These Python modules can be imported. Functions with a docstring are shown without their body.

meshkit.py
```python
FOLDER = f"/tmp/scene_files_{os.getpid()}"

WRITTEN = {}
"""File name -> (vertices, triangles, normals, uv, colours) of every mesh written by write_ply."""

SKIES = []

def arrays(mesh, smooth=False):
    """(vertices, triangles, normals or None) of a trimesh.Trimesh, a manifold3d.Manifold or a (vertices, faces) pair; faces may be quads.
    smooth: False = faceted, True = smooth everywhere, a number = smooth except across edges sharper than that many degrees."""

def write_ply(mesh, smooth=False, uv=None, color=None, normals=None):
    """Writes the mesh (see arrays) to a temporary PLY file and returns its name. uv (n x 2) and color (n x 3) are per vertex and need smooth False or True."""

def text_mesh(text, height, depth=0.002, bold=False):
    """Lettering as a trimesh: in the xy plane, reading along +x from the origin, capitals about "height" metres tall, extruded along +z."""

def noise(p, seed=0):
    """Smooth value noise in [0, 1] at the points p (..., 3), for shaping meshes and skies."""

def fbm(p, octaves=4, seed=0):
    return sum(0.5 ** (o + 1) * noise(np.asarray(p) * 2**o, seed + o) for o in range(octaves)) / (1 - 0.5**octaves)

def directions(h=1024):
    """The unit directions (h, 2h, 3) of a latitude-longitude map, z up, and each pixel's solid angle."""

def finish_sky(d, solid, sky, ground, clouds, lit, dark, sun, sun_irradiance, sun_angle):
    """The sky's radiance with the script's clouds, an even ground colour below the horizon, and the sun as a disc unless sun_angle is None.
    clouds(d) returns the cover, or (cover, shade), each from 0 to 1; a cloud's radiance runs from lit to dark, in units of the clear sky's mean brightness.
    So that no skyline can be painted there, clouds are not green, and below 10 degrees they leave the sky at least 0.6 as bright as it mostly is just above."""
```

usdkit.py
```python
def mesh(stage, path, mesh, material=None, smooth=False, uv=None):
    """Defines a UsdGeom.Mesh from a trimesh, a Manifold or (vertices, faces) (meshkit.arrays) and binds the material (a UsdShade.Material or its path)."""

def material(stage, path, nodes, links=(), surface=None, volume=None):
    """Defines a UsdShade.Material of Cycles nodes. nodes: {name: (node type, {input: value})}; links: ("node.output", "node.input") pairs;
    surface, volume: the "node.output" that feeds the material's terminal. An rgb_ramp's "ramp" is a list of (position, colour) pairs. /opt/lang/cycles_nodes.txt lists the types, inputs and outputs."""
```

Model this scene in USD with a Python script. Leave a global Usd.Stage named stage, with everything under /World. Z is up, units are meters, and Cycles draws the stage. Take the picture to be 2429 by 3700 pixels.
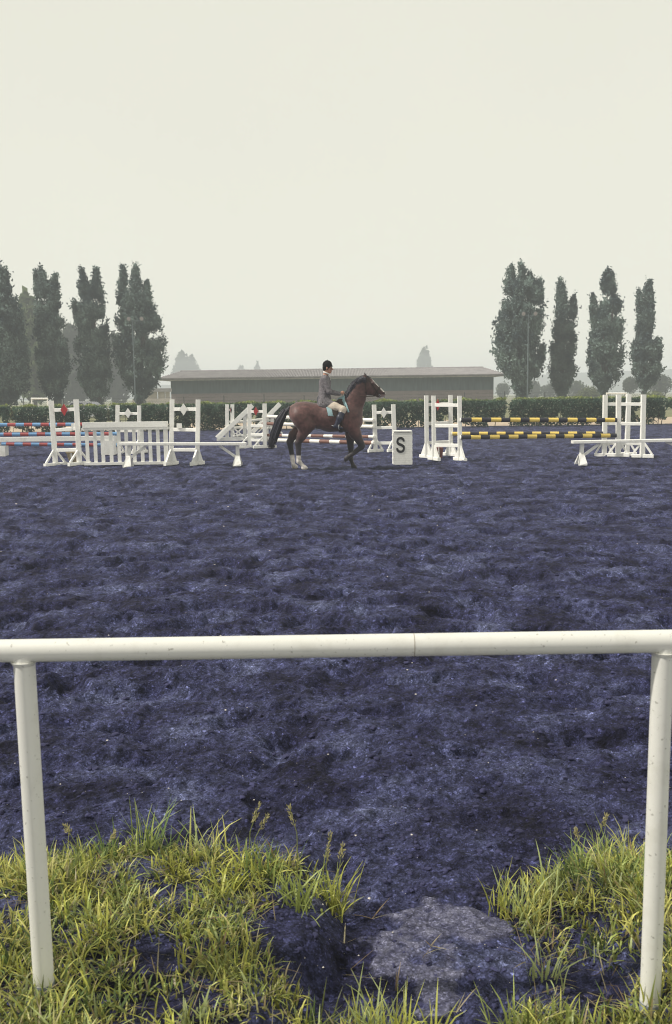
import math, zlib, numpy as np, trimesh, usdkit, meshkit
from scipy.ndimage import gaussian_filter
from pxr import Usd, UsdGeom, UsdLux, UsdShade, Gf, Sdf, Vt

# ------------------------------------------------------------------ stage, camera, sky, sun
stage = Usd.Stage.CreateInMemory()
UsdGeom.SetStageUpAxis(stage, 'Z'); UsdGeom.SetStageMetersPerUnit(stage, 1.0)
UsdGeom.Xform.Define(stage, '/World'); UsdGeom.Scope.Define(stage, '/World/Looks')

FPX, HCAM = 3300.0, 1.68                     # focal length in photograph pixels, eye height
PITCH, ROLL = math.atan(425 / FPX), math.radians(0.75)
cp, sp, cr, sr = math.cos(PITCH), math.sin(PITCH), math.cos(ROLL), math.sin(ROLL)
FWD = np.array([0, cp, -sp]); R0 = np.array([1.0, 0, 0]); U0 = np.array([0, sp, cp])
RIGHT, UP = cr * R0 - sr * U0, cr * U0 + sr * R0
CAM = np.array([0, 0, HCAM])
cam = UsdGeom.Camera.Define(stage, '/World/camera')
cam.CreateFocalLengthAttr(FPX / 2429 * 24); cam.CreateHorizontalApertureAttr(24.0); cam.CreateVerticalApertureAttr(24 * 1024 / 672)
cam.CreateClippingRangeAttr(Gf.Vec2f(0.1, 5000))
cam.CreateFStopAttr(7.0); cam.CreateFocusDistanceAttr(7.5); cam.CreateExposureAttr(0.0)
M4 = np.eye(4); M4[0, :3], M4[1, :3], M4[2, :3], M4[3, :3] = RIGHT, UP, -FWD, CAM
cam.AddTransformOp().Set(Gf.Matrix4d(*M4.ravel().tolist()))

SUN = np.array([-0.64, -0.13, 0.74]); SUN /= np.linalg.norm(SUN)
sky_mat = usdkit.material(stage, '/World/Looks/sky_air', {
    's': ('sky_texture', {'sky_type': 'single_scattering', 'sun_disc': False, 'sun_elevation': float(math.asin(SUN[2])), 'sun_rotation': float(math.atan2(SUN[0], SUN[1]))}),
    'tc': ('texture_coordinate', {}), 'n': ('noise_texture', {'scale': 1.6, 'detail': 3.0}),
    'c': ('rgb_ramp', {'ramp': [(0.25, (8.2, 8.08, 7.0)), (0.75, (8.8, 8.67, 7.5))]}),
    'sz': ('separate_xyz', {}), 'hz': ('rgb_ramp', {'ramp': [(0.0, (1.12, 1.12, 1.11)), (0.12, (1.06, 1.06, 1.05)), (0.5, (0.96, 0.96, 0.955)), (1.0, (0.92, 0.92, 0.93))]}), 'mh': ('mix_color', {'blend_type': 'multiply', 'fac': 1.0, 'use_clamp': False}),
    'm': ('mix_color', {'fac': 0.95, 'use_clamp': False}),
    'b': ('background_shader', {'strength': 0.1})},
    [('tc.generated', 'n.vector'), ('n.fac', 'c.fac'), ('s.color', 'm.a'), ('tc.generated', 'sz.vector'), ('sz.z', 'hz.fac'), ('c.color', 'mh.a'), ('hz.color', 'mh.b'), ('mh.result', 'm.b'), ('m.result', 'b.color')], surface='b.background')
dome = UsdLux.DomeLight.Define(stage, '/World/sky')
UsdShade.MaterialBindingAPI.Apply(dome.GetPrim()).Bind(sky_mat)
sun = UsdLux.DistantLight.Define(stage, '/World/sun')
sun.CreateIntensityAttr(1.1); sun.CreateAngleAttr(2.0); sun.CreateNormalizeAttr(True); sun.CreateColorAttr(Gf.Vec3f(1.0, 0.95, 0.86))
z_ = SUN; x_ = np.cross([0, 0, 1.0], z_); x_ /= np.linalg.norm(x_); y_ = np.cross(z_, x_)
L4 = np.eye(4); L4[0, :3], L4[1, :3], L4[2, :3] = x_, y_, z_
sun.AddTransformOp().Set(Gf.Matrix4d(*L4.ravel().tolist()))

S = 2429 / 1562.0                            # whole-view coordinates -> photograph pixels


def ray(px, py):
    return RIGHT * (px - 1214.5) / FPX - UP * (py - 1850) / FPX + FWD


def P(px, py, Y):
    """The point of the place seen at a photograph pixel, Y metres ahead."""
    d = ray(px, py)
    return CAM + d * (Y / d[1])


def G(px, py, z=0.0):
    """The point of the ground at height z seen at a photograph pixel."""
    d = ray(px, py)
    return CAM + d * ((z - HCAM) / d[2])


def Z(x0, y0, w, W=1562.0):
    """Maps coordinates of an enlarged detail (origin x0, y0, w pixels wide) to photograph pixels."""
    return lambda a, b: (x0 + a * w / W, y0 + b * w / W)


# ------------------------------------------------------------------ names, things, materials
used = {}


def path_for(parent, name):
    p = f'{parent}/{name}'
    n = used.get(p, 0); used[p] = n + 1
    return p if n == 0 else f'{p}_{n:03d}'


class Thing:
    def __init__(s, path, loc): s.path, s.loc = path, np.asarray(loc, float)


def custom(prim, label=None, cat=None, group=None, kind=None):
    for k, v in (('label', label), ('category', cat), ('group', group), ('kind', kind)):
        if v: prim.SetCustomDataByKey(k, v)


def thing(name, label, cat, loc=(0, 0, 0), group=None):
    p = path_for('/World', name)
    x = UsdGeom.Xform.Define(stage, p); x.AddTranslateOp().Set(Gf.Vec3d(*map(float, loc)))
    custom(x.GetPrim(), label, cat, group)
    return Thing(p, loc)


def part(parent, name, mesh, mat, smooth=False, tint=None, label=None, kind=None):
    """A mesh given in world coordinates, as a part of a thing (or of a part)."""
    v, f, n = meshkit.arrays(mesh, False if tint is not None else smooth)
    if smooth is True and tint is not None:
        v, f, n = meshkit.arrays(mesh, True)
    p = path_for(parent.path, name)
    m = UsdGeom.Mesh.Define(stage, p)
    m.CreatePointsAttr(Vt.Vec3fArray.FromNumpy((v - parent.loc).astype(np.float32)))
    m.CreateFaceVertexCountsAttr(Vt.IntArray.FromNumpy(np.full(len(f), 3, np.int32)))
    m.CreateFaceVertexIndicesAttr(Vt.IntArray.FromNumpy(f.astype(np.int32).ravel()))
    m.CreateSubdivisionSchemeAttr('none')
    if n is not None:
        m.CreateNormalsAttr(Vt.Vec3fArray.FromNumpy(n.astype(np.float32))); m.SetNormalsInterpolation('vertex')
    if tint is not None:
        UsdGeom.PrimvarsAPI(m).CreatePrimvar('tint', Sdf.ValueTypeNames.Color3fArray, 'vertex').Set(Vt.Vec3fArray.FromNumpy(np.asarray(tint, np.float32)))
    UsdShade.MaterialBindingAPI.Apply(m.GetPrim()).Bind(mat)
    custom(m.GetPrim(), label, None, None, kind)
    return Thing(p, parent.loc)


WORLD = Thing('/World', (0, 0, 0))


def single(name, mesh, mat, label=None, cat=None, group=None, kind=None, smooth=False, tint=None):
    t = part(WORLD, name, mesh, mat, smooth, tint)
    custom(stage.GetPrimAtPath(t.path), label, cat, group, kind)
    return t


def plain(name, col, rough=0.6, var=0.15, scale=6.0, bump=0.0, bscale=40.0, spec=0.3):
    """A painted or raw surface: base colour with blotchy variation and fine relief."""
    lo = tuple(c * (1 - var) for c in col); hi = tuple(min(0.92, c * (1 + var)) for c in col)
    nodes = {'g': ('texture_coordinate', {}), 'n': ('noise_texture', {'scale': scale, 'detail': 5.0, 'roughness': 0.65}),
             'r': ('rgb_ramp', {'ramp': [(0.3, lo), (0.7, hi)]}),
             'p': ('principled_bsdf', {'roughness': rough, 'specular_ior_level': spec})}
    links = [('g.object', 'n.vector'), ('n.fac', 'r.fac'), ('r.color', 'p.base_color')]
    if bump:
        nodes['n2'] = ('noise_texture', {'scale': bscale, 'detail': 4.0}); nodes['b'] = ('bump', {'strength': bump, 'distance': 0.02})
        links += [('g.object', 'n2.vector'), ('n2.fac', 'b.height'), ('b.normal', 'p.normal')]
    return usdkit.material(stage, f'/World/Looks/{name}', nodes, links, surface='p.BSDF')


def paint(name, col, dirt=(0.45, 0.42, 0.36), amount=0.35, scale=7.0, speck=0.66):
    """Old brushed paint: clean coat with worn grey patches and specks."""
    return usdkit.material(stage, f'/World/Looks/{name}', {
        'g': ('texture_coordinate', {}), 'n': ('noise_texture', {'scale': scale, 'detail': 8.0, 'roughness': 0.7}),
        'r': ('rgb_ramp', {'ramp': [(0.52, (0, 0, 0)), (0.72, (amount,) * 3)]}),
        'n2': ('noise_texture', {'scale': scale * 14, 'detail': 3.0}), 'r2': ('rgb_ramp', {'ramp': [(speck, (0, 0, 0)), (speck + 0.05, (0.65,) * 3)]}),
        'mx': ('mix_color', {'a': col, 'b': dirt}), 'mx2': ('mix_color', {'b': tuple(c * 0.5 for c in dirt)}),
        'b': ('bump', {'strength': 0.15, 'distance': 0.004}),
        'p': ('principled_bsdf', {'roughness': 0.45, 'specular_ior_level': 0.4})},
        [('g.object', 'n.vector'), ('g.object', 'n2.vector'), ('n.fac', 'r.fac'), ('r.color', 'mx.fac'), ('n2.fac', 'r2.fac'), ('r2.color', 'mx2.fac'),
         ('mx.result', 'mx2.a'), ('mx2.result', 'p.base_color'), ('n.fac', 'b.height'), ('b.normal', 'p.normal')], surface='p.BSDF')


def tinted(name, rough=0.7, spec=0.25, translucent=0.0, var=0.0, vscale=30.0, bump=0.0, sheen=0.0):
    """A surface whose colour comes from the mesh (leaves, coat of hair)."""
    nodes = {'a': ('attribute', {'attribute': 'tint'}), 'p': ('principled_bsdf', {'roughness': rough, 'specular_ior_level': spec, 'sheen_weight': sheen})}
    links, col = [], 'a.color'
    if var:
        nodes |= {'g': ('texture_coordinate', {}), 'n': ('noise_texture', {'scale': vscale, 'detail': 5.0}), 'r': ('rgb_ramp', {'ramp': [(0.25, (1 - var,) * 3), (0.75, (1 + var,) * 3)]}),
                  'm': ('mix_color', {'blend_type': 'multiply', 'fac': 1.0, 'use_clamp': False})}
        links += [('g.object', 'n.vector'), ('n.fac', 'r.fac'), ('a.color', 'm.a'), ('r.color', 'm.b')]; col = 'm.result'
        if bump:
            nodes['b'] = ('bump', {'strength': bump, 'distance': 0.01}); links += [('n.fac', 'b.height'), ('b.normal', 'p.normal')]
    links.append((col, 'p.base_color')); out = 'p.BSDF'
    if translucent:
        nodes |= {'t': ('translucent_bsdf', {}), 'mc': ('mix_closure', {'fac': translucent})}
        links += [(col, 't.color'), ('p.BSDF', 'mc.closure1'), ('t.BSDF', 'mc.closure2')]; out = 'mc.closure'
    return usdkit.material(stage, f'/World/Looks/{name}', nodes, links, surface=out)


WHITE = paint('white_paint', (0.85, 0.84, 0.80))
WHITE_B = paint('white_paint_worn', (0.82, 0.81, 0.78), amount=0.6, scale=5.0)
PIPE = paint('rail_paint', (0.64, 0.635, 0.595), dirt=(0.40, 0.38, 0.32), amount=0.4, scale=6.0, speck=0.66)
RED = paint('red_paint', (0.42, 0.035, 0.04), dirt=(0.3, 0.05, 0.05))
PRED = paint('pole_red', (0.33, 0.055, 0.06), dirt=(0.3, 0.1, 0.1))
PBLUE = paint('pole_blue', (0.13, 0.28, 0.50), dirt=(0.2, 0.33, 0.5))
PYEL = paint('pole_yellow', (0.72, 0.53, 0.13), dirt=(0.5, 0.4, 0.2))
PBLACK = paint('pole_black', (0.022, 0.022, 0.035), dirt=(0.06, 0.06, 0.08))
PBROWN = paint('pole_brown', (0.17, 0.075, 0.055), dirt=(0.2, 0.13, 0.1))
PWHITE = paint('pole_white', (0.80, 0.78, 0.72), amount=0.4)
BLACKINK = plain('black_letter', (0.02, 0.02, 0.025), 0.5)
TAN = plain('tan_slats', (0.36, 0.30, 0.20), 0.8, 0.3, 25)
BROWNWOOD = plain('brown_wood', (0.16, 0.06, 0.05), 0.7, 0.3, 20)
DARKMETAL = plain('dark_metal', (0.05, 0.055, 0.06), 0.5)
GREYMETAL = plain('grey_metal', (0.34, 0.36, 0.38), 0.5)
CONCRETE = plain('weathered_base', (0.20, 0.22, 0.27), 0.9, 0.3, 30)


# ------------------------------------------------------------------ small geometry
def unit(v): v = np.asarray(v, float); return v / np.linalg.norm(v)


def beam(a, b, w, d, n=(0, 1, 0), ch=0.12):
    """A bar from a to b, w wide across, d deep along n, with chamfered edges."""
    a, b = np.asarray(a, float), np.asarray(b, float); t = unit(b - a)
    n = np.asarray(n, float); n = unit(n - t * (n @ t)); s = np.cross(t, n)
    c = min(w, d) * ch
    prof = [(-w / 2 + c, -d / 2), (w / 2 - c, -d / 2), (w / 2, -d / 2 + c), (w / 2, d / 2 - c), (w / 2 - c, d / 2), (-w / 2 + c, d / 2), (-w / 2, d / 2 - c), (-w / 2, -d / 2 + c)]
    v = np.array([e + s * x + n * y for e in (a, b) for x, y in prof])
    f = []
    for i in range(8):
        j = (i + 1) % 8
        f += [(i, j, 8 + j), (i, 8 + j, 8 + i)]
    for i in range(1, 7):
        f += [(0, i + 1, i), (8, 8 + i, 8 + i + 1)]
    m = trimesh.Trimesh(v, f, process=False)
    if m.volume < 0: m.invert()
    return m


def tube(a, b, r0, r1=None, n=14, caps=True, rings=None):
    a, b = np.asarray(a, float), np.asarray(b, float); r1 = r0 if r1 is None else r1
    return sweep([a, b], [r0, r1], n)


def sweep(pts, rad, n=8, flat=None):
    """A tube along points with given radii."""
    pts = np.asarray(pts, float); k = len(pts); rad = np.broadcast_to(rad, k)
    T = np.gradient(pts, axis=0); T /= np.linalg.norm(T, axis=1)[:, None] + 1e-12
    ref = np.array([0, 0, 1.0]) if abs(T[:, 2]).max() < 0.9 else np.array([0.12, 1.0, 0.05])
    A = np.cross(T, ref); A /= np.linalg.norm(A, axis=1)[:, None] + 1e-12; B = np.cross(T, A)
    th = np.linspace(0, 2 * np.pi, n, endpoint=False)
    v = (pts[:, None] + rad[:, None, None] * (np.cos(th)[None, :, None] * A[:, None] + np.sin(th)[None, :, None] * B[:, None])).reshape(-1, 3)
    v = np.vstack([v, pts[0], pts[-1]]); f = []
    for i in range(k - 1):
        for j in range(n):
            p, q = i * n + j, i * n + (j + 1) % n
            f += [(p, q, q + n), (p, q + n, p + n)]
    for j in range(n):
        f += [(k * n, (j + 1) % n, j), (k * n + 1, (k - 1) * n + j, (k - 1) * n + (j + 1) % n)]
    m = trimesh.Trimesh(v, f, process=False)
    if m.volume < 0: m.invert()
    return m


def prism(poly, n, depth):
    """A plate: the polygon's 3-D points, thickened by depth along n."""
    p = np.asarray(poly, float); n = unit(n) * depth / 2; k = len(p)
    v = np.vstack([p - n, p + n]); f = []
    for i in range(1, k - 1):
        f += [(0, i, i + 1), (k, k + i + 1, k + i)]
    for i in range(k):
        j = (i + 1) % k
        f += [(i, k + i, k + j), (i, k + j, j)]
    m = trimesh.Trimesh(v, f, process=False)
    if m.volume < 0: m.invert()
    return m


def box(lo, hi):
    lo, hi = np.asarray(lo, float), np.asarray(hi, float)
    m = trimesh.creation.box(hi - lo); m.apply_translation((lo + hi) / 2); return m


def join(ms): return trimesh.util.concatenate(ms)


def smin(a, b, k):
    h = np.clip(0.5 + 0.5 * (b - a) / k, 0, 1)
    return b * (1 - h) + a * h - k * h * (1 - h)


class Field:
    """A body grown from rounded cones that blend into each other, meshed as one continuous skin."""
    def __init__(s, lo, hi, h):
        s.lo, s.h = np.asarray(lo, float), h
        s.n = np.ceil((np.asarray(hi, float) - s.lo) / h).astype(int) + 1
        s.d = np.full(s.n, 0.6)
        s.ax = [s.lo[i] + h * np.arange(s.n[i]) for i in range(3)]

    def cone(s, a, b, ra, rb, k=0.04, ys=1.0, cut=False):
        a, b = np.asarray(a, float), np.asarray(b, float)
        R = max(ra, rb) * max(1, ys) + k + 0.06
        i0 = np.maximum(((np.minimum(a, b) - R - s.lo) / s.h).astype(int), 0); i1 = np.minimum(((np.maximum(a, b) + R - s.lo) / s.h).astype(int) + 2, s.n)
        if (i1 <= i0).any(): return
        X = s.ax[0][i0[0]:i1[0], None, None]; Y = s.ax[1][None, i0[1]:i1[1], None]; Zz = s.ax[2][None, None, i0[2]:i1[2]]
        ba = b - a; ya = a[1]
        bs = ba * np.array([1, 1 / ys, 1]); L = bs @ bs + 1e-12
        px, py, pz = X - a[0], (Y - ya) / ys, Zz - a[2]
        t = np.clip((px * bs[0] + py * bs[1] + pz * bs[2]) / L, 0, 1)
        d = np.sqrt((px - bs[0] * t) ** 2 + (py - bs[1] * t) ** 2 + (pz - bs[2] * t) ** 2) - (ra + (rb - ra) * t)
        if ys < 1: d = d * (0.5 + 0.5 * ys)
        sl = s.d[i0[0]:i1[0], i0[1]:i1[1], i0[2]:i1[2]]
        s.d[i0[0]:i1[0], i0[1]:i1[1], i0[2]:i1[2]] = -smin(-sl, d, k) if cut else smin(sl, d, k)

    def ball(s, c, r, k=0.04, ys=1.0): s.cone(c, np.asarray(c, float) + [1e-4, 0, 0], r, r, k, ys)

    def mesh(s, blur=0.0):
        d = gaussian_filter(s.d, blur) if blur else s.d
        d = d.copy()
        for ax in range(3):
            idx = [slice(None)] * 3
            for e in (0, -1): idx[ax] = e; d[tuple(idx)] = np.maximum(d[tuple(idx)], 1e-3)
        neg = d < 0; n = np.array(d.shape) - 1
        acc = np.zeros((*n, 3)); cnt = np.zeros(n)
        cells = lambda o: tuple(slice(o[i], o[i] + n[i]) for i in range(3))
        for ax in range(3):
            for o in np.ndindex(2, 2):
                c0 = [0, 0, 0]; oth = [i for i in range(3) if i != ax]; c0[oth[0]], c0[oth[1]] = o
                c1 = list(c0); c1[ax] = 1
                d0, d1 = d[cells(c0)], d[cells(c1)]; x = (d0 < 0) != (d1 < 0)
                t = np.where(x, d0 / np.where(x, d0 - d1, 1), 0)
                for i in range(3):
                    acc[..., i] += np.where(x, t if i == ax else c0[i], 0)
                cnt += x
        has = cnt > 0; idx = np.full(n, -1); idx[has] = np.arange(has.sum())
        base = np.argwhere(has); v = s.lo + s.h * (base + acc[has] / cnt[has][:, None])
        quads = []
        for ax in range(3):
            oth = [(ax + 1) % 3, (ax + 2) % 3]
            sl0 = [slice(None)] * 3; sl1 = [slice(None)] * 3; sl0[ax] = slice(0, -1); sl1[ax] = slice(1, None)
            x = neg[tuple(sl0)] != neg[tuple(sl1)]
            e = np.argwhere(x); e = e[(e[:, oth[0]] > 0) & (e[:, oth[1]] > 0) & (e[:, oth[0]] < n[oth[0]]) & (e[:, oth[1]] < n[oth[1]])]
            q = []
            for da, db in ((1, 1), (0, 1), (0, 0), (1, 0)):
                c = e.copy(); c[:, oth[0]] -= da; c[:, oth[1]] -= db; q.append(idx[c[:, 0], c[:, 1], c[:, 2]])
            q = np.stack(q, 1); flip = ~neg[e[:, 0], e[:, 1], e[:, 2]]; q[flip] = q[flip][:, ::-1]; quads.append(q)
        q = np.vstack(quads); f = np.vstack([q[:, [0, 1, 2]], q[:, [0, 2, 3]]])
        m = trimesh.Trimesh(v, f, process=False)
        if m.volume < 0: m.invert()
        trimesh.smoothing.filter_taubin(m, iterations=4)
        return m


def quads_mesh(c, u, w):
    """Leaf-shaped faces: centres c, half-length vectors u, half-width vectors w."""
    n = len(c)
    v = np.stack([c - u, c + w, c + u, c - w], 1).reshape(-1, 3)
    b = 4 * np.arange(n)[:, None]
    f = np.vstack([b + [0, 1, 2], b + [0, 2, 3]])
    return trimesh.Trimesh(v, f, process=False)


def rand_dirs(rng, n):
    v = rng.normal(size=(n, 3)); return v / np.linalg.norm(v, axis=1)[:, None]


# ------------------------------------------------------------------ ground
def bank_height(x, y):
    """The turf bank at the rail, with the gully worn through its middle."""
    n = meshkit.fbm(np.stack([x * 1.7, y * 1.7, 0 * x], -1), 4, 5)
    n2 = meshkit.noise(np.stack([x * 5, y * 5, 0 * x + 3], -1), 9)
    edge = 3.12 + 0.35 * (n - 0.5) + 0.08 * n2
    up = np.clip((edge - y) / 0.30, 0, 1)
    gl = -0.17 + 0.55 * (n - 0.5) + 0.10 * (y - 2.5); gr = 0.72 + 0.35 * (n - 0.5) + 0.02 * (y - 2.5)
    side = np.clip(np.maximum((gl - x) / 0.14, (x - gr) / 0.22), 0, 1)
    near = np.clip((2.02 - y) / 0.25, 0, 1)
    k = up * np.maximum(side, near * 0.8)
    k = k * k * (3 - 2 * k)
    return 0.12 * k


def soil_height(x, y):
    p = np.stack([x, y, 0 * x], -1)
    amp = np.clip((y - 2.0) / 3, 0.25, 1)
    a = meshkit.fbm(p * [0.9, 1.5, 1], 3, 11) - 0.5
    ri = meshkit.fbm(p * [2.2, 4.2, 1] + 0.4 * (meshkit.noise(p * 0.8, 3) - 0.5)[..., None], 4, 23)
    cl = meshkit.fbm(p * 9.0, 3, 37) - 0.5
    fine = meshkit.fbm(p * 30.0, 3, 51) - 0.5
    h = amp * (0.05 * a + 0.085 * (ri - 0.5) + 0.055 * cl) + 0.022 * fine * np.clip(12 / y, 0.0, 1.3)
    # hoof prints
    for fq, sd, th, dp in (([2.1, 3.0, 1], 77, 0.72, 0.05), ([3.6, 4.4, 1], 78, 0.66, 0.07), ([6.0, 6.6, 1], 79, 0.70, 0.045)):
        pr = meshkit.noise(p * fq + 0.5 * cl[..., None], sd); h = h - amp * dp * np.clip((pr - th) / 0.16, 0, 1) ** 1.3
    return h


rng = np.random.default_rng(7)
rows_py = np.linspace(3960, 1546, 900)
ys = HCAM / np.tan(PITCH + np.arctan((rows_py - 1850) / FPX)); ys[0] = 1.2
cols = np.linspace(-1, 1, 640)
Yg = np.repeat(ys[:, None], len(cols), 1); Xg = cols[None, :] * (Yg * 0.43 + 0.9)
Hs = soil_height(Xg, Yg); Hb = bank_height(Xg, Yg)
Zg = Hs * np.where(Hb > 0.02, 0.45, 1.0) + Hb
Zg = Zg * np.clip((46.5 - Yg) / 6, 0.05, 1)
nr, nc = Yg.shape
idx = np.arange(nr * nc).reshape(nr, nc)
fq = np.stack([idx[:-1, :-1], idx[:-1, 1:], idx[1:, 1:], idx[1:, :-1]], -1).reshape(-1, 4)
soil_mesh = trimesh.Trimesh(np.stack([Xg, Yg, Zg], -1).reshape(-1, 3), np.vstack([fq[:, [0, 1, 2]], fq[:, [0, 2, 3]]]), process=False)
# the pale dry crust in the gully, a stain with its own outline
dry = np.zeros_like(Xg)
for (ax, ay, rx, ry, w) in ((1070, 2150, 85, 80, 1), (970, 2205, 165, 80, 1.0), (1120, 2235, 50, 55, 1), (790, 2085, 42, 38, 1), (770, 2165, 36, 55, .8), (885, 2215, 115, 65, 1.0)):
    c = G(ax * S, ay * S, 0.02); ex = abs(G((ax + rx) * S, ay * S, .02)[0] - c[0]); ey = abs(G(ax * S, (ay - ry) * S, .02)[1] - c[1])
    dry = np.maximum(dry, w * np.clip(1.5 - np.sqrt(((Xg - c[0]) / ex) ** 2 + ((Yg - c[1]) / ey) ** 2), 0, 1))
cr_n = meshkit.fbm(np.stack([Xg * 7, Yg * 7, 0 * Xg], -1), 4, 99)
dry = np.where(dry > 0, np.clip((dry + (cr_n - 0.56) * 4.6 - 0.62) / 0.30, 0, 1), 0)
wear = meshkit.fbm(np.stack([Xg * 0.5, Yg * 0.9, 0 * Xg], -1), 3, 61)
soil_mesh.vertices[:, 2] = (Zg * (1 - dry * 0.8) + dry * (0.8 * Hb + 0.003)).ravel()
soil_mat = usdkit.material(stage, '/World/Looks/black_cinder_soil', {
    'a': ('attribute', {'attribute': 'tint'}), 'sx': ('separate_color', {}), 'g': ('geometry', {}),
    'n1': ('noise_texture', {'scale': 2.2, 'detail': 6.0, 'roughness': 0.6}),
    'r1': ('rgb_ramp', {'ramp': [(0.36, (0.0095, 0.0095, 0.027)), (0.47, (0.022, 0.0235, 0.059)), (0.56, (0.039, 0.043, 0.096)), (0.68, (0.074, 0.083, 0.152))]}),
    'n5': ('noise_texture', {'scale': 14.0, 'detail': 5.0, 'roughness': 0.65}), 'r5': ('rgb_ramp', {'ramp': [(0.34, (0.42,) * 3), (0.5, (1.0,) * 3), (0.66, (1.55,) * 3)]}),
    'v1': ('voronoi_texture', {'scale': 70.0}), 's1': ('separate_color', {}), 'q1': ('rgb_ramp', {'ramp': [(0.0, (0.6,) * 3), (0.5, (0.95,) * 3), (0.85, (1.25,) * 3), (0.97, (1.5,) * 3), (1.0, (3.0,) * 3)]}),
    'v2': ('voronoi_texture', {'scale': 190.0}), 's2': ('separate_color', {}), 'q2': ('rgb_ramp', {'ramp': [(0.0, (0.55,) * 3), (0.5, (0.95,) * 3), (0.9, (1.45,) * 3), (1.0, (2.6,) * 3)]}),
    'm5': ('mix_color', {'blend_type': 'multiply', 'fac': 1.0, 'use_clamp': False}), 'm6': ('mix_color', {'blend_type': 'multiply', 'fac': 1.0, 'use_clamp': False}),
    'm3': ('mix_color', {'blend_type': 'multiply', 'fac': 1.0, 'use_clamp': False}),
    'n4': ('noise_texture', {'scale': 16.0, 'detail': 8.0, 'roughness': 0.7}), 'r4': ('rgb_ramp', {'ramp': [(0.36, (0.026, 0.026, 0.052)), (0.48, (0.068, 0.069, 0.112)), (0.64, (0.130, 0.130, 0.185))]}),
    'vc': ('voronoi_texture', {'scale': 5.5, 'feature': 'distance_to_edge'}), 'rc': ('rgb_ramp', {'ramp': [(0.0, (0.55,) * 3), (0.015, (0.8,) * 3), (0.04, (1.0,) * 3)]}),
    'm7': ('mix_color', {'blend_type': 'multiply', 'fac': 1.0, 'use_clamp': False}),
    'm4': ('mix_color', {}),
    'nb': ('noise_texture', {'scale': 60.0, 'detail': 6.0, 'roughness': 0.7}), 'b': ('bump', {'strength': 0.8, 'distance': 0.012}),
    'nc': ('noise_texture', {'scale': 16.0, 'detail': 6.0, 'roughness': 0.6}), 'b2': ('bump', {'strength': 0.8, 'distance': 0.04}),
    'fl': ('math', {'math_type': 'multiply_add', 'value2': -0.6, 'value3': 0.85}),
    'p': ('principled_bsdf', {'roughness': 0.9, 'specular_ior_level': 0.2})},
    [('a.color', 'sx.color')] + [('g.position', k + '.vector') for k in ('n1', 'n5', 'v1', 'v2', 'n4', 'nb', 'nc', 'vc')] +
    [('n1.fac', 'r1.fac'), ('n5.fac', 'r5.fac'), ('r1.color', 'm5.a'), ('r5.color', 'm5.b'), ('v1.color', 's1.color'), ('s1.r', 'q1.fac'), ('m5.result', 'm6.a'), ('q1.color', 'm6.b'),
     ('v2.color', 's2.color'), ('s2.r', 'q2.fac'), ('m6.result', 'm4.a'), ('q2.color', 'm3.b'), ('m4.result', 'm3.a'), ('n4.fac', 'r4.fac'), ('r4.color', 'm7.a'), ('vc.distance', 'rc.fac'), ('rc.color', 'm7.b'), ('m7.result', 'm4.b'), ('sx.r', 'm4.fac'),
     ('m3.result', 'p.base_color'), ('nc.fac', 'b2.height'), ('sx.r', 'fl.value1'), ('fl.value', 'b2.strength'), ('fl.value', 'b.strength'), ('b2.normal', 'b.normal'), ('nb.fac', 'b.height'), ('b.normal', 'p.normal')], surface='p.BSDF')
single('arena_ground', soil_mesh, soil_mat, kind='structure', smooth=True, tint=np.stack([dry, wear, dry], -1).reshape(-1, 3))
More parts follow.
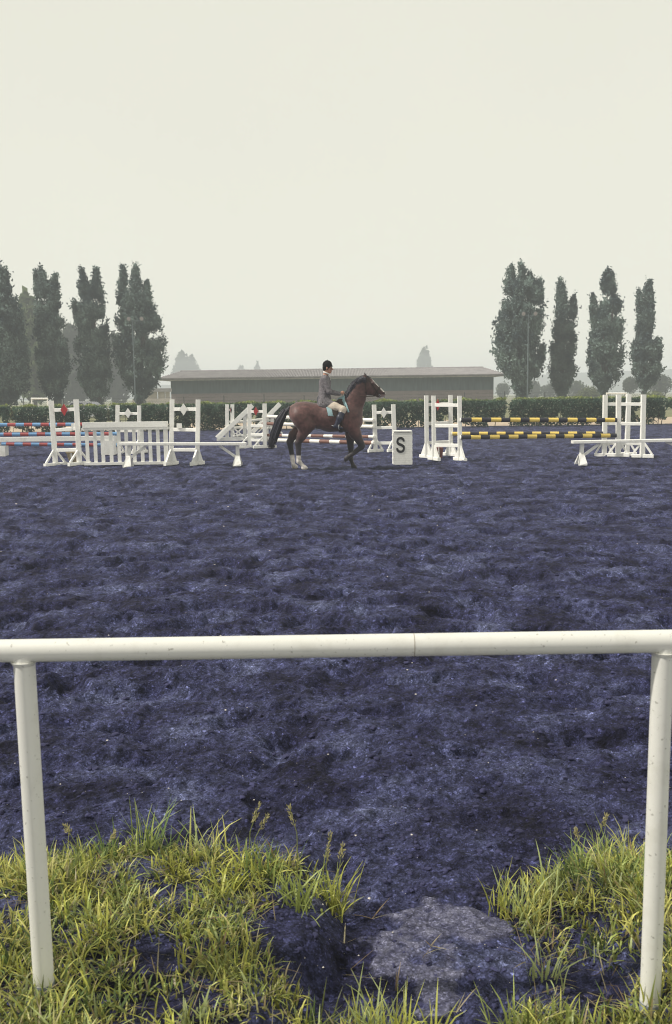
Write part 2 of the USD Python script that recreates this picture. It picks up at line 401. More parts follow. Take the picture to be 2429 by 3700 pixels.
dirt = plain('dark_dirt', (0.035, 0.036, 0.085), 0.95, 0.45, 9.0)
single('ground', box((-700, -55, -0.9), (700, 930, -0.45)), dirt, kind='structure')
path_mat = plain('pale_sandy_path', (0.40, 0.32, 0.24), 0.95, 0.25, 0.9)
single('path', box((-80, 46.3, -0.4), (80, 58, 0.0)), path_mat, kind='structure')
field_mat = plain('dry_meadow', (0.17, 0.17, 0.09), 0.95, 0.3, 0.25)
single('field', box((-690, 58, -0.4), (690, 925, 0.012)), field_mat, kind='structure')
hx = np.linspace(-600, 600, 90)
hill_h = 9 + 12 * meshkit.fbm(np.stack([hx * .012, 0 * hx, 0 * hx], -1), 4, 8) + np.clip(hx / 60, -3, 8)
hv = np.vstack([np.stack([hx, 0 * hx + 700, 0 * hx - 0.2], 1), np.stack([hx, 0 * hx + 780, hill_h], 1), np.stack([hx, 0 * hx + 905, 0 * hx - 0.2], 1)])
k = len(hx); i = np.arange(k - 1)
hf = np.vstack([np.stack([i + a * k, i + 1 + a * k, i + 1 + (a + 1) * k], 1) for a in (0, 1)] + [np.stack([i + a * k, i + 1 + (a + 1) * k, i + (a + 1) * k], 1) for a in (0, 1)])
single('hills', trimesh.Trimesh(hv, hf, process=False), plain('wooded_hill', (0.05, 0.065, 0.04), 0.95, 0.3, 0.05), kind='structure', smooth=True)


def ground_z(x, y):
    x, y = np.atleast_1d(np.asarray(x, float)), np.atleast_1d(np.asarray(y, float))
    hb = bank_height(x, y)
    return soil_height(x, y) * np.where(hb > 0.02, 0.45, 1.0) + hb


# pebbles and clods
def lumps(n, size, seed, flat=0.7):
    r = np.random.default_rng(seed); out = []
    ico = trimesh.creation.icosphere(1, 1.0); V, F = ico.vertices, ico.faces
    vs, fs = [], []
    for q in range(n):
        py = r.uniform(1720, 3650) if seed % 2 else 1750 + 1900 * r.uniform() ** 0.8
        g = G(r.uniform(-150, 2580), py); s = size(r, g[1])
        v = V * (1 + 0.9 * (r.uniform(size=(len(V), 1)) - 0.5)) * s * [r.uniform(.8, 1.4), r.uniform(.8, 1.3), flat]
        a = r.uniform(0, 6.28); v[:, :2] = v[:, :2] @ np.array([[math.cos(a), -math.sin(a)], [math.sin(a), math.cos(a)]])
        vs.append(v + [g[0], g[1], ground_z(g[0], g[1])[0] + s * 0.2]); fs.append(F + len(V) * q)
    return trimesh.Trimesh(np.vstack(vs), np.vstack(fs), process=False)


single('pebbles', lumps(420, lambda r, y: (0.0010 + 0.0030 * r.uniform() ** 4) * (1 + 0.22 * max(0, y - 3)), 41), plain('pale_stone', (0.52, 0.48, 0.45), 0.8, 0.25, 80),
       'small pale pebbles scattered over the black soil of the arena', 'pebbles', kind='stuff', smooth=40)
single('soil_clods', lumps(5000, lambda r, y: 0.0025 + 0.009 * r.uniform() ** 4 * min(1.6, y / 3), 42), dirt,
       'loose dark crumbs of soil scattered over the arena and the gully', 'clods', kind='stuff', smooth=60)

# ------------------------------------------------------------------ foliage
LEAF = tinted('tree_leaves', 0.65, 0.25, 0.25)
HEDGELEAF = tinted('hedge_leaves', 0.6, 0.3, 0.3)
BARK = plain('bark', (0.09, 0.075, 0.07), 0.95, 0.3, 8)


def leaf_mesh(rng, c, size, upward=0.5, aspect=0.45):
    n = len(c); u = rand_dirs(rng, n); u[:, 2] += upward; u /= np.linalg.norm(u, axis=1)[:, None]
    w = np.cross(u, rand_dirs(rng, n)); w /= np.linalg.norm(w, axis=1)[:, None] + 1e-9
    s = size * rng.uniform(0.6, 1.5, n)[:, None]
    return quads_mesh(c, u * s, w * s * aspect)


def leaf_tint(rng, c, dark, light, clump, seed, per=4):
    k = meshkit.fbm(c * clump, 3, seed)[:, None]; k = np.clip((k - 0.3) / 0.4, 0, 1)
    col = (np.array(dark) * (1 - k) + np.array(light) * k) * rng.uniform(0.7, 1.3, (len(c), 1))
    return np.repeat(col, per, axis=0)


def poplar(label, zoom, Y, trunk, rows, tips, n, seed, holes=0.36, group='columnar trees along the far side of the arena'):
    """rows: crown outline (y, left, right); tips: separate leaders (x tip, y tip, x foot, y foot, half width); all read in enlarged detail 'zoom'."""
    r = np.random.default_rng(seed)
    W = lambda a, b: P(*zoom(a, b), Y)
    base = W(*trunk); base[2] = 0.0
    t = thing('columnar_tree', label, 'tree', base, group)
    sc = abs(W(1, 0)[0] - W(0, 0)[0])
    rows = sorted(rows); yy = np.array([q[0] for q in rows], float); xl = np.array([q[1] for q in rows], float); xr = np.array([q[2] for q in rows], float)
    hw = (xr - xl) / 2
    need, pts = n, []
    while need > 0:
        m = need * 3 + 2000
        y = r.uniform(yy[0], yy[-1], m); l, rr = np.interp(y, yy, xl), np.interp(y, yy, xr)
        w = (rr - l) / 2; keep = r.uniform(size=m) < (w / hw.max()) ** 1.1
        y, l, rr, w = y[keep], l[keep], rr[keep], w[keep]; m = len(y)
        a = r.uniform(0, 2 * np.pi, m); rad = r.uniform(size=m) ** 0.42; fr = r.uniform(size=m) < 0.10; rad = np.where(fr, r.uniform(0.95, 1.22, m), rad)
        lump = 0.80 + 0.50 * meshkit.fbm(np.stack([np.cos(a) * 2.2, np.sin(a) * 2.2, y / 38.0], -1), 3, seed) * 0.95
        w = np.maximum(w - 26, w * 0.62); x = (l + rr) / 2 + w * rad * np.cos(a) * lump
        X = np.stack([W(0, 0)[0] + 0 * x, 0 * x + Y, 0 * x], -1)
        c = np.stack([base[0] + (x - trunk[0]) * sc, Y + w * sc * rad * np.sin(a) * lump, np.interp(y, [yy[0], yy[-1]], [W(trunk[0], yy[0])[2], W(trunk[0], yy[-1])[2]])], -1)
        c[:, 0] += (trunk[1] - y) * 0  # verticals stay vertical
        up = np.clip((yy[-1] - y) / (yy[-1] - yy[0]), 0, 1)
        g = meshkit.fbm(c * [2.4, 0.14, 1.1], 2, seed + 5)
        ok = g > holes + 0.0 + 0.09 * up + 0.04 * (rad > 0.8)
        pts.append(c[ok]); need -= ok.sum()
        if len(pts) > 30: break
    for (tx, ty, fx, fy, tw) in tips:
        m = int(n * 0.10); u = r.uniform(size=m) ** 0.8
        prof = tw * np.minimum(1, (1 - u) * 1.6) * (0.75 + 0.5 * meshkit.noise(np.stack([u * 9, 0 * u, 0 * u], -1), seed + 3)) + 2
        a = r.uniform(0, 2 * np.pi, m); rad = r.uniform(size=m) ** 0.5
        x = fx + (tx - fx) * u + prof * rad * np.cos(a); y = fy + (ty - fy) * u
        c = np.stack([base[0] + (x - trunk[0]) * sc, Y + prof * sc * rad * np.sin(a), np.interp(y, [yy[0] - 200, yy[-1]], [W(trunk[0], yy[0] - 200)[2], W(trunk[0], yy[-1])[2]])], -1)
        g = meshkit.fbm(c * [1.4, 0.5, 0.8], 2, seed + 6)
        pts.append(c[g > 0.30])
    c = np.vstack(pts)
    c = c[r.permutation(len(c))[:len(c) // 3]]; ax = np.array([base[0], Y, 0])
    out = (c - ax) * [1, 1, 0]; out /= np.linalg.norm(out, axis=1)[:, None] + 1e-9
    tw = out * 0.22 + [0, 0, 0.85] + r.normal(size=c.shape) * 0.25; tl = r.uniform(0.15, 0.6, (len(c), 1)); c = c - [0, 0, 0.3]
    c = np.vstack([c + tw * tl * u_ + r.normal(size=c.shape) * 0.09 * (1.1 - u_) for u_ in (-.25, 0, .25, .5, .75, 1.0)])
    mesh = leaf_mesh(r, c, 0.115, 0.7, 0.5)
    part(t, 'crown', mesh, LEAF, tint=leaf_tint(r, c, (0.034, 0.056, 0.066), (0.170, 0.230, 0.205), 1.1, seed))
    rt = 0.022 * (W(0, yy[0])[2] - W(0, yy[-1])[2]); zc = W(trunk[0], yy[-1])[2]; ztop = W(trunk[0], yy[0])[2]
    zz = np.array([-0.1, 0.4, zc + 0.6, zc + (ztop - zc) * 0.45, zc + (ztop - zc) * 0.9])
    tr = part(t, 'trunk', sweep([[base[0] + 0.05 * math.sin(q), Y, q] for q in zz], [rt * 1.35, rt, rt * 0.85, rt * 0.5, 0.04], 10), BARK, True)
    for q in range(7):
        a = r.uniform(0, 6.28); z0 = zc + r.uniform(-0.3, 0.35 * (ztop - zc)); L = r.uniform(0.25, 0.42) * (ztop - zc)
        spread = hw.max() * sc * r.uniform(0.3, 0.7)
        p = [[base[0], Y, z0], [base[0] + spread * .6 * math.cos(a), Y + spread * .6 * math.sin(a), z0 + L * .45], [base[0] + spread * math.cos(a), Y + spread * math.sin(a), z0 + L]]
        part(t, 'limb', sweep(p, [rt * .4, rt * .28, .03], 6), BARK, True)
    return t


ZL, ZR = Z(0, 900, 620), Z(1700, 900, 729)
N_TREE = 9000
poplar('wide dark columnar tree cut off by the left edge of the picture', ZL, 76, (45, 1400), [(110, 10, 75), (200, -40, 130), (300, -70, 160), (450, -110, 205), (570, -150, 245), (800, -180, 272), (1000, -190, 280), (1200, -160, 270), (1330, -90, 190), (1420, 10, 90)], [(45, 105, 40, 350, 40), (115, 190, 90, 420, 40)], 11000, 101, 0.33)
poplar('dark columnar tree with a blunt top, second from the left edge', ZL, 78, (535, 1410), [(190, 395, 500), (240, 372, 560), (350, 380, 585), (460, 358, 605), (560, 375, 615), (700, 338, 630), (850, 345, 645), (1000, 350, 648), (1150, 365, 640), (1270, 400, 600), (1360, 470, 560), (1410, 515, 550)], [(450, 172, 455, 380, 42), (400, 190, 405, 380, 26), (557, 230, 545, 400, 30)], N_TREE, 102, 0.37)
poplar('dark columnar tree with two narrow tops, third from the left edge', ZL, 79, (900, 1420), [(360, 775, 975), (450, 760, 990), (480, 730, 1000), (600, 722, 1012), (750, 716, 1012), (880, 708, 1022), (1020, 712, 1030), (1170, 725, 1030), (1280, 780, 1000), (1350, 840, 950), (1420, 880, 920)], [(812, 130, 812, 420, 42), (925, 175, 925, 420, 52), (728, 470, 745, 620, 22)], N_TREE, 103, 0.375)
poplar('broad columnar tree with a split top beside the left end of the long shed', ZL, 80, (1275, 1410), [(300, 1130, 1385), (380, 1110, 1415), (460, 1095, 1440), (560, 1095, 1450), (660, 1088, 1500), (760, 1075, 1510), (870, 1066, 1515), (990, 1072, 1515), (1100, 1100, 1495), (1200, 1145, 1440), (1290, 1200, 1370), (1360, 1245, 1310), (1410, 1258, 1292)], [(1175, 150, 1165, 420, 38), (1280, 142, 1285, 430, 55), (1375, 290, 1365, 480, 30), (1190, 260, 1150, 480, 40)], 11000, 104, 0.375)
poplar('broadest right-hand columnar tree with several tops beside the right end of the shed', ZR, 80, (398, 1165), [(240, 245, 545), (330, 228, 548), (450, 215, 562), (560, 198, 555), (650, 190, 540), (740, 178, 512), (800, 178, 520), (880, 205, 560), (960, 255, 535), (1040, 305, 505), (1100, 345, 450), (1165, 378, 415)], [(308, 125, 300, 330, 40), (386, 110, 400, 330, 36), (446, 180, 430, 340, 20), (516, 232, 510, 400, 34), (470, 240, 470, 380, 22), (550, 735, 520, 880, 32)], 11000, 105, 0.375)
poplar('slimmest columnar tree with a low side top, right of the lamp post', ZR, 82, (708, 1160), [(260, 668, 712), (340, 650, 738), (450, 645, 755), (520, 635, 805), (600, 625, 812), (720, 605, 818), (850, 600, 815), (960, 598, 818), (1030, 620, 790), (1090, 660, 755), (1160, 692, 724)], [(686, 228, 690, 420, 34), (781, 350, 778, 520, 20)], 8000, 106, 0.385)
poplar('tall columnar tree with a rounded top behind the right-hand jump stands', ZR, 79, (1045, 1110), [(170, 1015, 1085), (250, 990, 1105), (340, 985, 1148), (420, 960, 1160), (500, 915, 1170), (600, 912, 1182), (720, 902, 1190), (850, 898, 1180), (950, 912, 1168), (1020, 945, 1135), (1080, 1000, 1080), (1120, 1030, 1060)], [(1045, 148, 1045, 330, 42), (936, 345, 938, 540, 20)], N_TREE, 107, 0.375)
poplar('ragged columnar tree with a wide right shoulder, last at the right edge', ZR, 83, (1340, 1115), [(280, 1325, 1390), (350, 1290, 1395), (430, 1278, 1412), (540, 1262, 1422), (620, 1255, 1405), (680, 1240, 1400), (720, 1236, 1455), (820, 1230, 1470), (920, 1250, 1480), (1000, 1270, 1450), (1060, 1305, 1385), (1115, 1330, 1350)], [(1357, 235, 1355, 400, 30), (1290, 320, 1295, 450, 20), (1440, 690, 1435, 820, 30)], 8000, 108, 0.385)


def far_tree(label, px, ytop, ybot, halfw, Y, n, seed, shape=1.0, dark=(0.035, 0.05, 0.035), light=(0.07, 0.095, 0.05), name='distant_tree'):
    r = np.random.default_rng(seed)
    top, bot, e = P(px, ytop, Y), P(px, ybot, Y), P(px + halfw, ybot, Y)
    w = abs(e[0] - bot[0]); base = np.array([bot[0], Y, 0.0]); zb, zt = max(bot[2], 0.3), top[2]
    t = thing(name, label, 'tree', base, 'hazy trees far behind the hedge')
    d = rand_dirs(r, n); rad = r.uniform(size=n) ** 0.4
    lump = 0.7 + 0.6 * meshkit.fbm(d * 2.0, 3, seed)
    q = d * (rad * lump)[:, None]
    zz = q[:, 2]; taper = np.where(zz > 0, 1 - 0.35 * shape * np.clip(zz, 0, 1), 1)
    c = np.stack([base[0] + q[:, 0] * w * taper, Y + q[:, 1] * w * taper, (zb + zt) / 2 + zz * (zt - zb) / 2], -1)
    c = c[meshkit.fbm(c * (3.0 / w), 3, seed + 1) > 0.36]
    part(t, 'crown', leaf_mesh(r, c, (zt - zb) * 0.035 + 0.05, 0.3, 0.55), LEAF, tint=leaf_tint(r, c, dark, light, 2.2 / w, seed))
    part(t, 'trunk', sweep([[base[0], Y, -0.2], [base[0], Y, zb + (zt - zb) * 0.4], [base[0] + .1, Y, zb + (zt - zb) * 0.75]], [w * .09, w * .06, w * .02], 8), BARK, True)


far_tree('pale green bushy tree between the two leftmost columnar trees', 128, 1075, 1452, 85, 120, 4200, 201, .8, (0.07, 0.10, 0.05), (0.13, 0.17, 0.07))
far_tree('hazy blue-green tree between the second and third columnar trees', 268, 1160, 1470, 75, 165, 3600, 202, 1.2)
far_tree('hazy blue-green tree between the third and fourth columnar trees', 428, 1205, 1470, 66, 170, 3600, 203, 1.4)
far_tree('low hazy tree at the foot of the third columnar tree', 345, 1330, 1475, 75, 180, 2500, 204, .5)
far_tree('faint tall tree rising behind the left end of the long roof', 664, 1266, 1470, 38, 560, 2400, 205, 1.0)
far_tree('faint tree sloping lower behind the left end of the roof', 698, 1285, 1470, 34, 565, 2000, 206, 1.0)
far_tree('small faint tree top showing just above the middle of the roof', 874, 1318, 1460, 22, 600, 1200, 207)
far_tree('faint pointed tree top above the roof left of the rider', 932, 1312, 1460, 20, 600, 1200, 208, 1.5)
far_tree('faint pointed tree above the right half of the roof', 1534, 1252, 1460, 33, 520, 2400, 209, 1.2)
far_tree('small round hazy tree beside the right end of the shed', 1818, 1380, 1440, 27, 190, 1500, 210, .4)
far_tree('hazy tree right of the right-hand lamp post', 1930, 1372, 1460, 30, 190, 1800, 211, 1.2)
far_tree('hazy bush left of the slimmest columnar tree', 1985, 1385, 1455, 34, 180, 1800, 212, .5)
far_tree('hazy round tree between the slim and the tall columnar trees', 2085, 1372, 1460, 40, 175, 2200, 213, .8)
far_tree('round hazy tree with a short trunk seen over the right-hand stands', 2277, 1362, 1420, 29, 150, 2000, 214, .2)
far_tree('large hazy round tree at the right edge behind the last columnar tree', 2385, 1352, 1425, 42, 155, 2600, 215, .3)
far_tree('low pale bush behind the hedge at the right edge', 2360, 1412, 1470, 40, 110, 1500, 216, .2, (0.10, 0.12, 0.05), (0.17, 0.19, 0.08))
far_tree('low pale bush behind the hedge between two columnar trees', 2130, 1398, 1470, 45, 120, 1600, 217, .2, (0.08, 0.10, 0.05), (0.14, 0.16, 0.08))
far_tree('low hazy bush left of the tall columnar tree', 2170, 1408, 1470, 34, 140, 1300, 218, .3)


# the hedge: one length between each two gaps
def hedge(label, x0, x1, seed, ztop=1.37, thin=0.0, loose=False):
    r = np.random.default_rng(seed); Y = 45.0; L = x1 - x0
    t = thing('hedge', label, 'hedge', ((x0 + x1) / 2, Y, 0), 'lengths of the clipped hedge behind the arena')
    n = int(L * 2100); x = r.uniform(x0, x1, n); z = 0.03 + (ztop - 0.03) * r.uniform(size=n) ** 0.85
    y = Y + r.uniform(-0.42, 0.42, n) * np.clip(0.5 + z / ztop * 0.6, 0, 1)
    bulge = meshkit.fbm(np.stack([x * 1.3, z * 1.3, 0 * x], -1), 3, seed)
    y += 0.25 * (bulge - 0.5); z = z + (meshkit.noise(np.stack([x * 2.2, 0 * x, 0 * x], -1), seed) - 0.5) * 0.13 * (z / ztop)
    c = np.stack([x, y, z], -1)
    g = meshkit.fbm(c * [2.2, 0.6, 1.5], 3, 33); low = np.clip(1 - z / (0.62 * ztop), 0, 1)
    keep = g > 0.27 + 0.22 * low ** 1.2 + thin
    c = c[keep]; z = z[keep]
    m = leaf_mesh(r, c, 0.052, 0.35, 0.6)
    tint = leaf_tint(r, c, (0.022, 0.055, 0.046), (0.095, 0.160, 0.105), 2.6, seed)
    tips = np.repeat(np.clip((z - (ztop - 0.10)) / 0.10, 0, 1) * r.uniform(0.3, 1, len(z)), 4)[:, None]
    tint = tint * (1 - tips) + np.array([0.34, 0.38, 0.10]) * tips
    part(t, 'foliage', m, HEDGELEAF, tint=tint)
    st = []
    for q in range(max(2, int(L * 2.2))):
        sx = r.uniform(x0 + .05, x1 - .05); sy = Y + r.uniform(-.12, .12); h = ztop * r.uniform(.5, .8)
        st.append(sweep([[sx, sy, -0.05], [sx + r.normal() * .05, sy, h * .5], [sx + r.normal() * .15, sy + r.normal() * .05, h]], [.022, .016, .006], 5))
    part(t, 'stem', join(st), BARK, kind='stuff')


HX = lambda px: P(px, 1500, 45)[0]
hedge('short length of clipped hedge at the left edge, before the first gap', HX(-160), HX(30), 301)
hedge('length of clipped hedge behind the red and blue poles at the left', HX(54), HX(382), 302, 1.33, 0.02)
hedge('longest length of clipped hedge, running behind the horse to the right', HX(404), HX(1828), 303)
hedge('length of clipped hedge behind the black and yellow poles at the right', HX(1842), HX(2402), 304, 1.39)
hedge('loose yellow-green hedge bush past the gap at the right edge', HX(2412), HX(2560), 305, 1.3, 0.08)
far_tree('little pale shrub standing in the hedge gap at the left', 47, 1475, 1520, 11, 47.0, 500, 320, .3, (0.12, 0.14, 0.07), (0.22, 0.22, 0.12), 'small_shrub')
far_tree('little grey-green shrub in the hedge gap behind the picket panel', 394, 1478, 1520, 11, 47.5, 500, 321, .3, (0.09, 0.11, 0.08), (0.16, 0.18, 0.12), 'small_shrub')

# ------------------------------------------------------------------ long shed, wall, fence, lamp posts
YB = 100.0
e0, e1 = P(575, 1372, YB), P(1824, 1362, YB); w0, w1 = P(617, 1372, YB), P(1784, 1362, YB)
depth = 9.0; ov = 1.3; zeave = P(1200, 1361, YB - ov)[2]; zridge = P(1200, 1336, YB + depth / 2)[2]
shed = thing('long_shed', 'long low shed with a hipped tiled roof behind the hedge', 'shed', ((w0[0] + w1[0]) / 2, YB + depth / 2, 0))
up_m = usdkit.material(stage, '/World/Looks/grey_green_boards', {
    'g': ('geometry', {}), 'mp': ('mapping', {'scale': (1, 1, 0.15)}), 'n': ('noise_texture', {'scale': 5.0, 'detail': 5.0}),
    'r': ('rgb_ramp', {'ramp': [(0.3, (0.055, 0.08, 0.095)), (0.7, (0.11, 0.148, 0.16))]}), 'p': ('principled_bsdf', {'roughness': 0.8})},
    [('g.position', 'mp.vector'), ('mp.vector', 'n.vector'), ('n.fac', 'r.fac'), ('r.color', 'p.base_color')], surface='p.BSDF')
low_m = usdkit.material(stage, '/World/Looks/mauve_brick', {
    'g': ('geometry', {}), 'sx': ('separate_xyz', {}), 'cx': ('combine_xyz', {}),
    'k': ('brick_texture', {'color1': (0.20, 0.155, 0.16), 'color2': (0.25, 0.20, 0.20), 'mortar': (0.29, 0.26, 0.26), 'scale': 1.0, 'brick_width': 0.5, 'row_height': 0.16, 'mortar_size': 0.012}),
    'p': ('principled_bsdf', {'roughness': 0.9})},
    [('g.position', 'sx.vector'), ('sx.x', 'cx.x'), ('sx.z', 'cx.y'), ('cx.vector', 'k.vector'), ('k.color', 'p.base_color')], surface='p.BSDF')
zband = P(1200, 1417, YB)[2]
part(shed, 'wall', box((w0[0], YB, -0.1), (w1[0], YB + depth, zband)), low_m, label='mauve brick lower wall')
part(shed, 'cladding', box((w0[0] + .02, YB + 0.03, zband), (w1[0] - .02, YB + depth - .03, zeave - 0.02)), up_m, label='grey-green boarded upper wall')
npan = 13
for q in range(npan + 1):
    x = w0[0] + (w1[0] - w0[0]) * q / npan
    part(shed, 'wall_post', box((max(w0[0], x - .09), YB - 0.05, zband), (min(w1[0], x + .09), YB + 0.028, zeave - 0.04)), up_m)
part(shed, 'sill', box((w0[0], YB - 0.06, zband - 0.06), (w1[0], YB - 0.002, zband + 0.04)), low_m)
tile_m = usdkit.material(stage, '/World/Looks/grey_brown_tiles', {
    'g': ('geometry', {}), 'n': ('noise_texture', {'scale': 1.3, 'detail': 6.0, 'roughness': 0.7}), 'r': ('rgb_ramp', {'ramp': [(0.3, (0.16, 0.147, 0.155)), (0.7, (0.28, 0.262, 0.265))]}),
    'p': ('principled_bsdf', {'roughness': 0.9})}, [('g.position', 'n.vector'), ('n.fac', 'r.fac'), ('r.color', 'p.base_color')], surface='p.BSDF')
yf, yb2 = YB - ov, YB + depth + ov; ymid = (yf + yb2) / 2; hip = 1.6
r0, r1 = np.array([e0[0] + hip, ymid, zridge]), np.array([e1[0] - hip, ymid, zridge])
c00, c10, c01, c11 = [np.array(q) for q in ((e0[0], yf, zeave), (e1[0], yf, zeave), (e0[0], yb2, zeave), (e1[0], yb2, zeave))]
lo = np.array([0, 0, -0.14])
rv = np.array([c00, c10, r1, r0, c01, c11, c00 + lo, c10 + lo, c01 + lo, c11 + lo])
rf = [(0, 1, 2), (0, 2, 3), (4, 3, 2), (4, 2, 5), (0, 3, 4), (1, 5, 2), (0, 6, 7), (0, 7, 1), (4, 5, 9), (4, 9, 8), (0, 4, 8), (0, 8, 6), (1, 7, 9), (1, 9, 5), (6, 8, 9), (6, 9, 7)]
roof = part(shed, 'roof', trimesh.Trimesh(rv, rf, process=False), tile_m)
part(roof, 'ridge_cap', sweep([r0 + [0, 0, .03], r1 + [0, 0, .03]], [.12, .12], 8), tile_m)
# rounded tile columns: the 300 at the middle singly, the rest joined
rr = np.random.default_rng(5)
nt = 220; xs = np.linspace(e0[0] + .1, e1[0] - .1, nt)
for q, x in enumerate(xs):
    u = min(1.0, (x - e0[0]) / hip, (e1[0] - x) / hip)
    a = np.array([x, yf - 0.06 + rr.uniform(-.05, .03), zeave - 0.01]); b = a + (np.array([x, ymid, zridge]) - a) * max(0.04, u)
    up_ = np.array([0, -0.15, 0.05 + 0.02 * rr.uniform()])
    part(roof, 'tile_row', sweep([a + [0, 0, .03], b + [0, 0, .03]], [.075, .075], 6), tile_m)
fas = plain('pale_eave_board', (0.5, 0.47, 0.42), 0.8, 0.35, 3.0)
part(shed, 'eave_board', box((e0[0] + .3, yf + 0.06, zeave - 0.20), (e1[0] - .3, yf + 0.10, zeave - 0.145)), fas)

ww0, ww1 = P(516, 1440, 88), P(612, 1440, 88)
pw = thing('plaster_wall', 'pale plaster wall piers between the broad left tree and the shed', 'wall', ((ww0[0] + ww1[0]) / 2, 88, 0))
PLASTER = plain('pale_plaster', (0.55, 0.50, 0.46), 0.9, 0.12, 1.0)
zt = P(560, 1416, 88)[2]
part(pw, 'wall', box((ww0[0] - 1.0, 88, -.1), (ww1[0] + .2, 88.3, P(560, 1441, 88)[2])), PLASTER)
for a, b in ((500, 566), (571, 594), (597, 612)):
    part(pw, 'pier', box((P(a, 1420, 88)[0], 88.02, P(560, 1441, 88)[2]), (P(b, 1420, 88)[0], 88.28, zt)), PLASTER)
part(pw, 'coping', box((ww0[0] - .8, 87.9, zt), (ww1[0] + .2, 88.4, P(560, 1403, 88)[2])), plain('grey_coping', (0.34, 0.33, 0.34), 0.9))

# wire fence
YF = 60.0
fence = thing('wire_fence', 'thin wire fence on dark posts along the path behind the hedge', 'fence', (0, YF, 0))
FENCE = plain('fence_post_metal', (0.07, 0.08, 0.085), 0.7)
zf = P(1214, 1424, YF)[2]
xsf = [P(664 + 145 * q, 1430, YF)[0] for q in range(-5, 13)]
for q, x in enumerate(xsf):
    part(fence, 'post', sweep([[x, YF, -0.1], [x, YF, zf + .05 * math.sin(q * 2.1)]], [.032, .03], 8), FENCE)
    if q % 5 == 2:
        part(fence, 'brace', sweep([[x - .5, YF + .05, 0], [x - .03, YF + .05, zf * .8]], [.022, .02], 6), FENCE)
for zq in (0.35, 0.7, 1.05, 1.4, zf - .08):
    part(fence, 'wire', sweep([[x, YF + .035, zq - (.02 if i % 2 else 0)] for i, x in enumerate(np.linspace(xsf[0], xsf[-1], 36))], .005, 5), FENCE)
dg = []
for q in np.arange(xsf[0], xsf[-1], 0.16):
    for sgn in (-1, 1):
        dg.append(beam([q, YF + .03, 0.05], [q + sgn * 1.4, YF + .03, 1.45], .005, .005))
part(fence, 'mesh_wire', join(dg), FENCE, kind='stuff')


LAMPM = plain('lamp_post_metal', (0.09, 0.115, 0.125), 0.6)


def lamp_post(label, zoom, x, yb, ytop, heads, Y):
    b = P(*zoom(x, yb), Y); tp = P(*zoom(x, ytop), Y); base = np.array([b[0], Y, 0.0])
    t = thing('lamp_post', label, 'lamp post', base, 'floodlight posts by the far trees')
    part(t, 'pole', sweep([[b[0], Y, -.1], [b[0], Y, tp[2] * .5], [b[0], Y, tp[2]]], [.06, .05, .04], 10), LAMPM, True)
    hs = [P(*zoom(*h), Y) for h in heads]
    part(t, 'crossarm', beam([hs[0][0] - .1, Y, tp[2] - .12], [hs[-1][0] + .1, Y, tp[2] - .12], .06, .06), LAMPM)
    for hp in hs:
        c = np.array([hp[0], Y - .12, tp[2] - .12 + .16])
        d = unit([0, -1, -.25])
        hd = part(t, 'floodlight', sweep([c - d * .16, c - d * .1, c, c + d * .02], [.06, .12, .165, .165], 16), LAMPM, 40)
        part(hd, 'glass', sweep([c + d * .022, c + d * .03], [.15, .14], 16), plain(path_for('', 'lamp_glass').strip('/'), (0.26, 0.235, 0.245), 0.2, .05, spec=.6))
        part(hd, 'bracket', beam([hp[0], Y, tp[2] - .1], [hp[0], Y - .05, c[2]], .03, .03), LAMPM)


lamp_post('slender grey floodlight post in front of the broad left columnar tree', ZL, 1235, 1400, 640, [(1175, 610), (1292, 610)], 72)
lamp_post('slender grey floodlight post in front of the broadest right columnar tree', ZR, 442, 1165, 505, [(410, 490), (502, 492)], 72)

# white tubular frames behind the hedge
for lab, x0, x1, yt in (('small white tubular frame behind the hedge at the left', 114, 171, 1440), ('small white tubular frame behind the right-hand jump stands', 2193, 2262, 1421)):
    a, b = P(x0, yt, 50), P(x1, yt, 50); base = np.array([(a[0] + b[0]) / 2, 50, 0])
    t = thing('tubular_frame', lab, 'frame', base, 'white tubular frames behind the hedge')
    part(t, 'top_rail', sweep([a - [.03, 0, 0], b + [.03, 0, 0]], [.045, .045], 10), WHITE)
    for q in (a, b):
        part(t, 'leg', sweep([[q[0], 50, -.05], [q[0], 50, q[2] - .04]], [.035, .035], 8), WHITE)

# parked car behind the hedge
cx = P(318, 1450, 66)[0]
car = thing('parked_car', 'pale grey car parked behind the hedge at the left', 'car', (cx, 66, 0))
CARP = plain('car_paint', (0.45, 0.46, 0.52), 0.3, .05, spec=.5); CARG = plain('car_glass', (0.05, 0.06, 0.08), 0.1, .05, spec=.8); TYRE = plain('tyre_rubber', (0.03, 0.03, 0.03), 0.9)
side = [(-2.0, .35), (2.0, .35), (2.05, .62), (1.9, .82), (1.0, .92), (.45, 1.38), (-.95, 1.42), (-1.55, .98), (-2.0, .92), (-2.08, .6)]
part(car, 'body', prism([[cx + a, 66, b] for a, b in side], (0, 1, 0), 1.62), CARP)
for a, b in (((-1.25, .98), (-.2, 1.32)), ((-.1, .98), (.45, 1.3))):
    part(car, 'window', prism([[cx + a[0], 65.18, a[1]], [cx + b[0] + .25, 65.18, a[1]], [cx + b[0], 65.18, b[1]], [cx + a[0] + .25, 65.18, b[1]]], (0, 1, 0), .03), CARG)
for a in (-1.25, 1.3):
    for y in (65.25, 66.75):
        w = part(car, 'wheel', sweep([[cx + a, y - .09, .31], [cx + a, y + .09, .31]], [.31, .31], 18), TYRE)
        part(w, 'rim', sweep([[cx + a, y - .1, .31], [cx + a, y - .085, .31]], [.18, .2], 14), GREYMETAL)

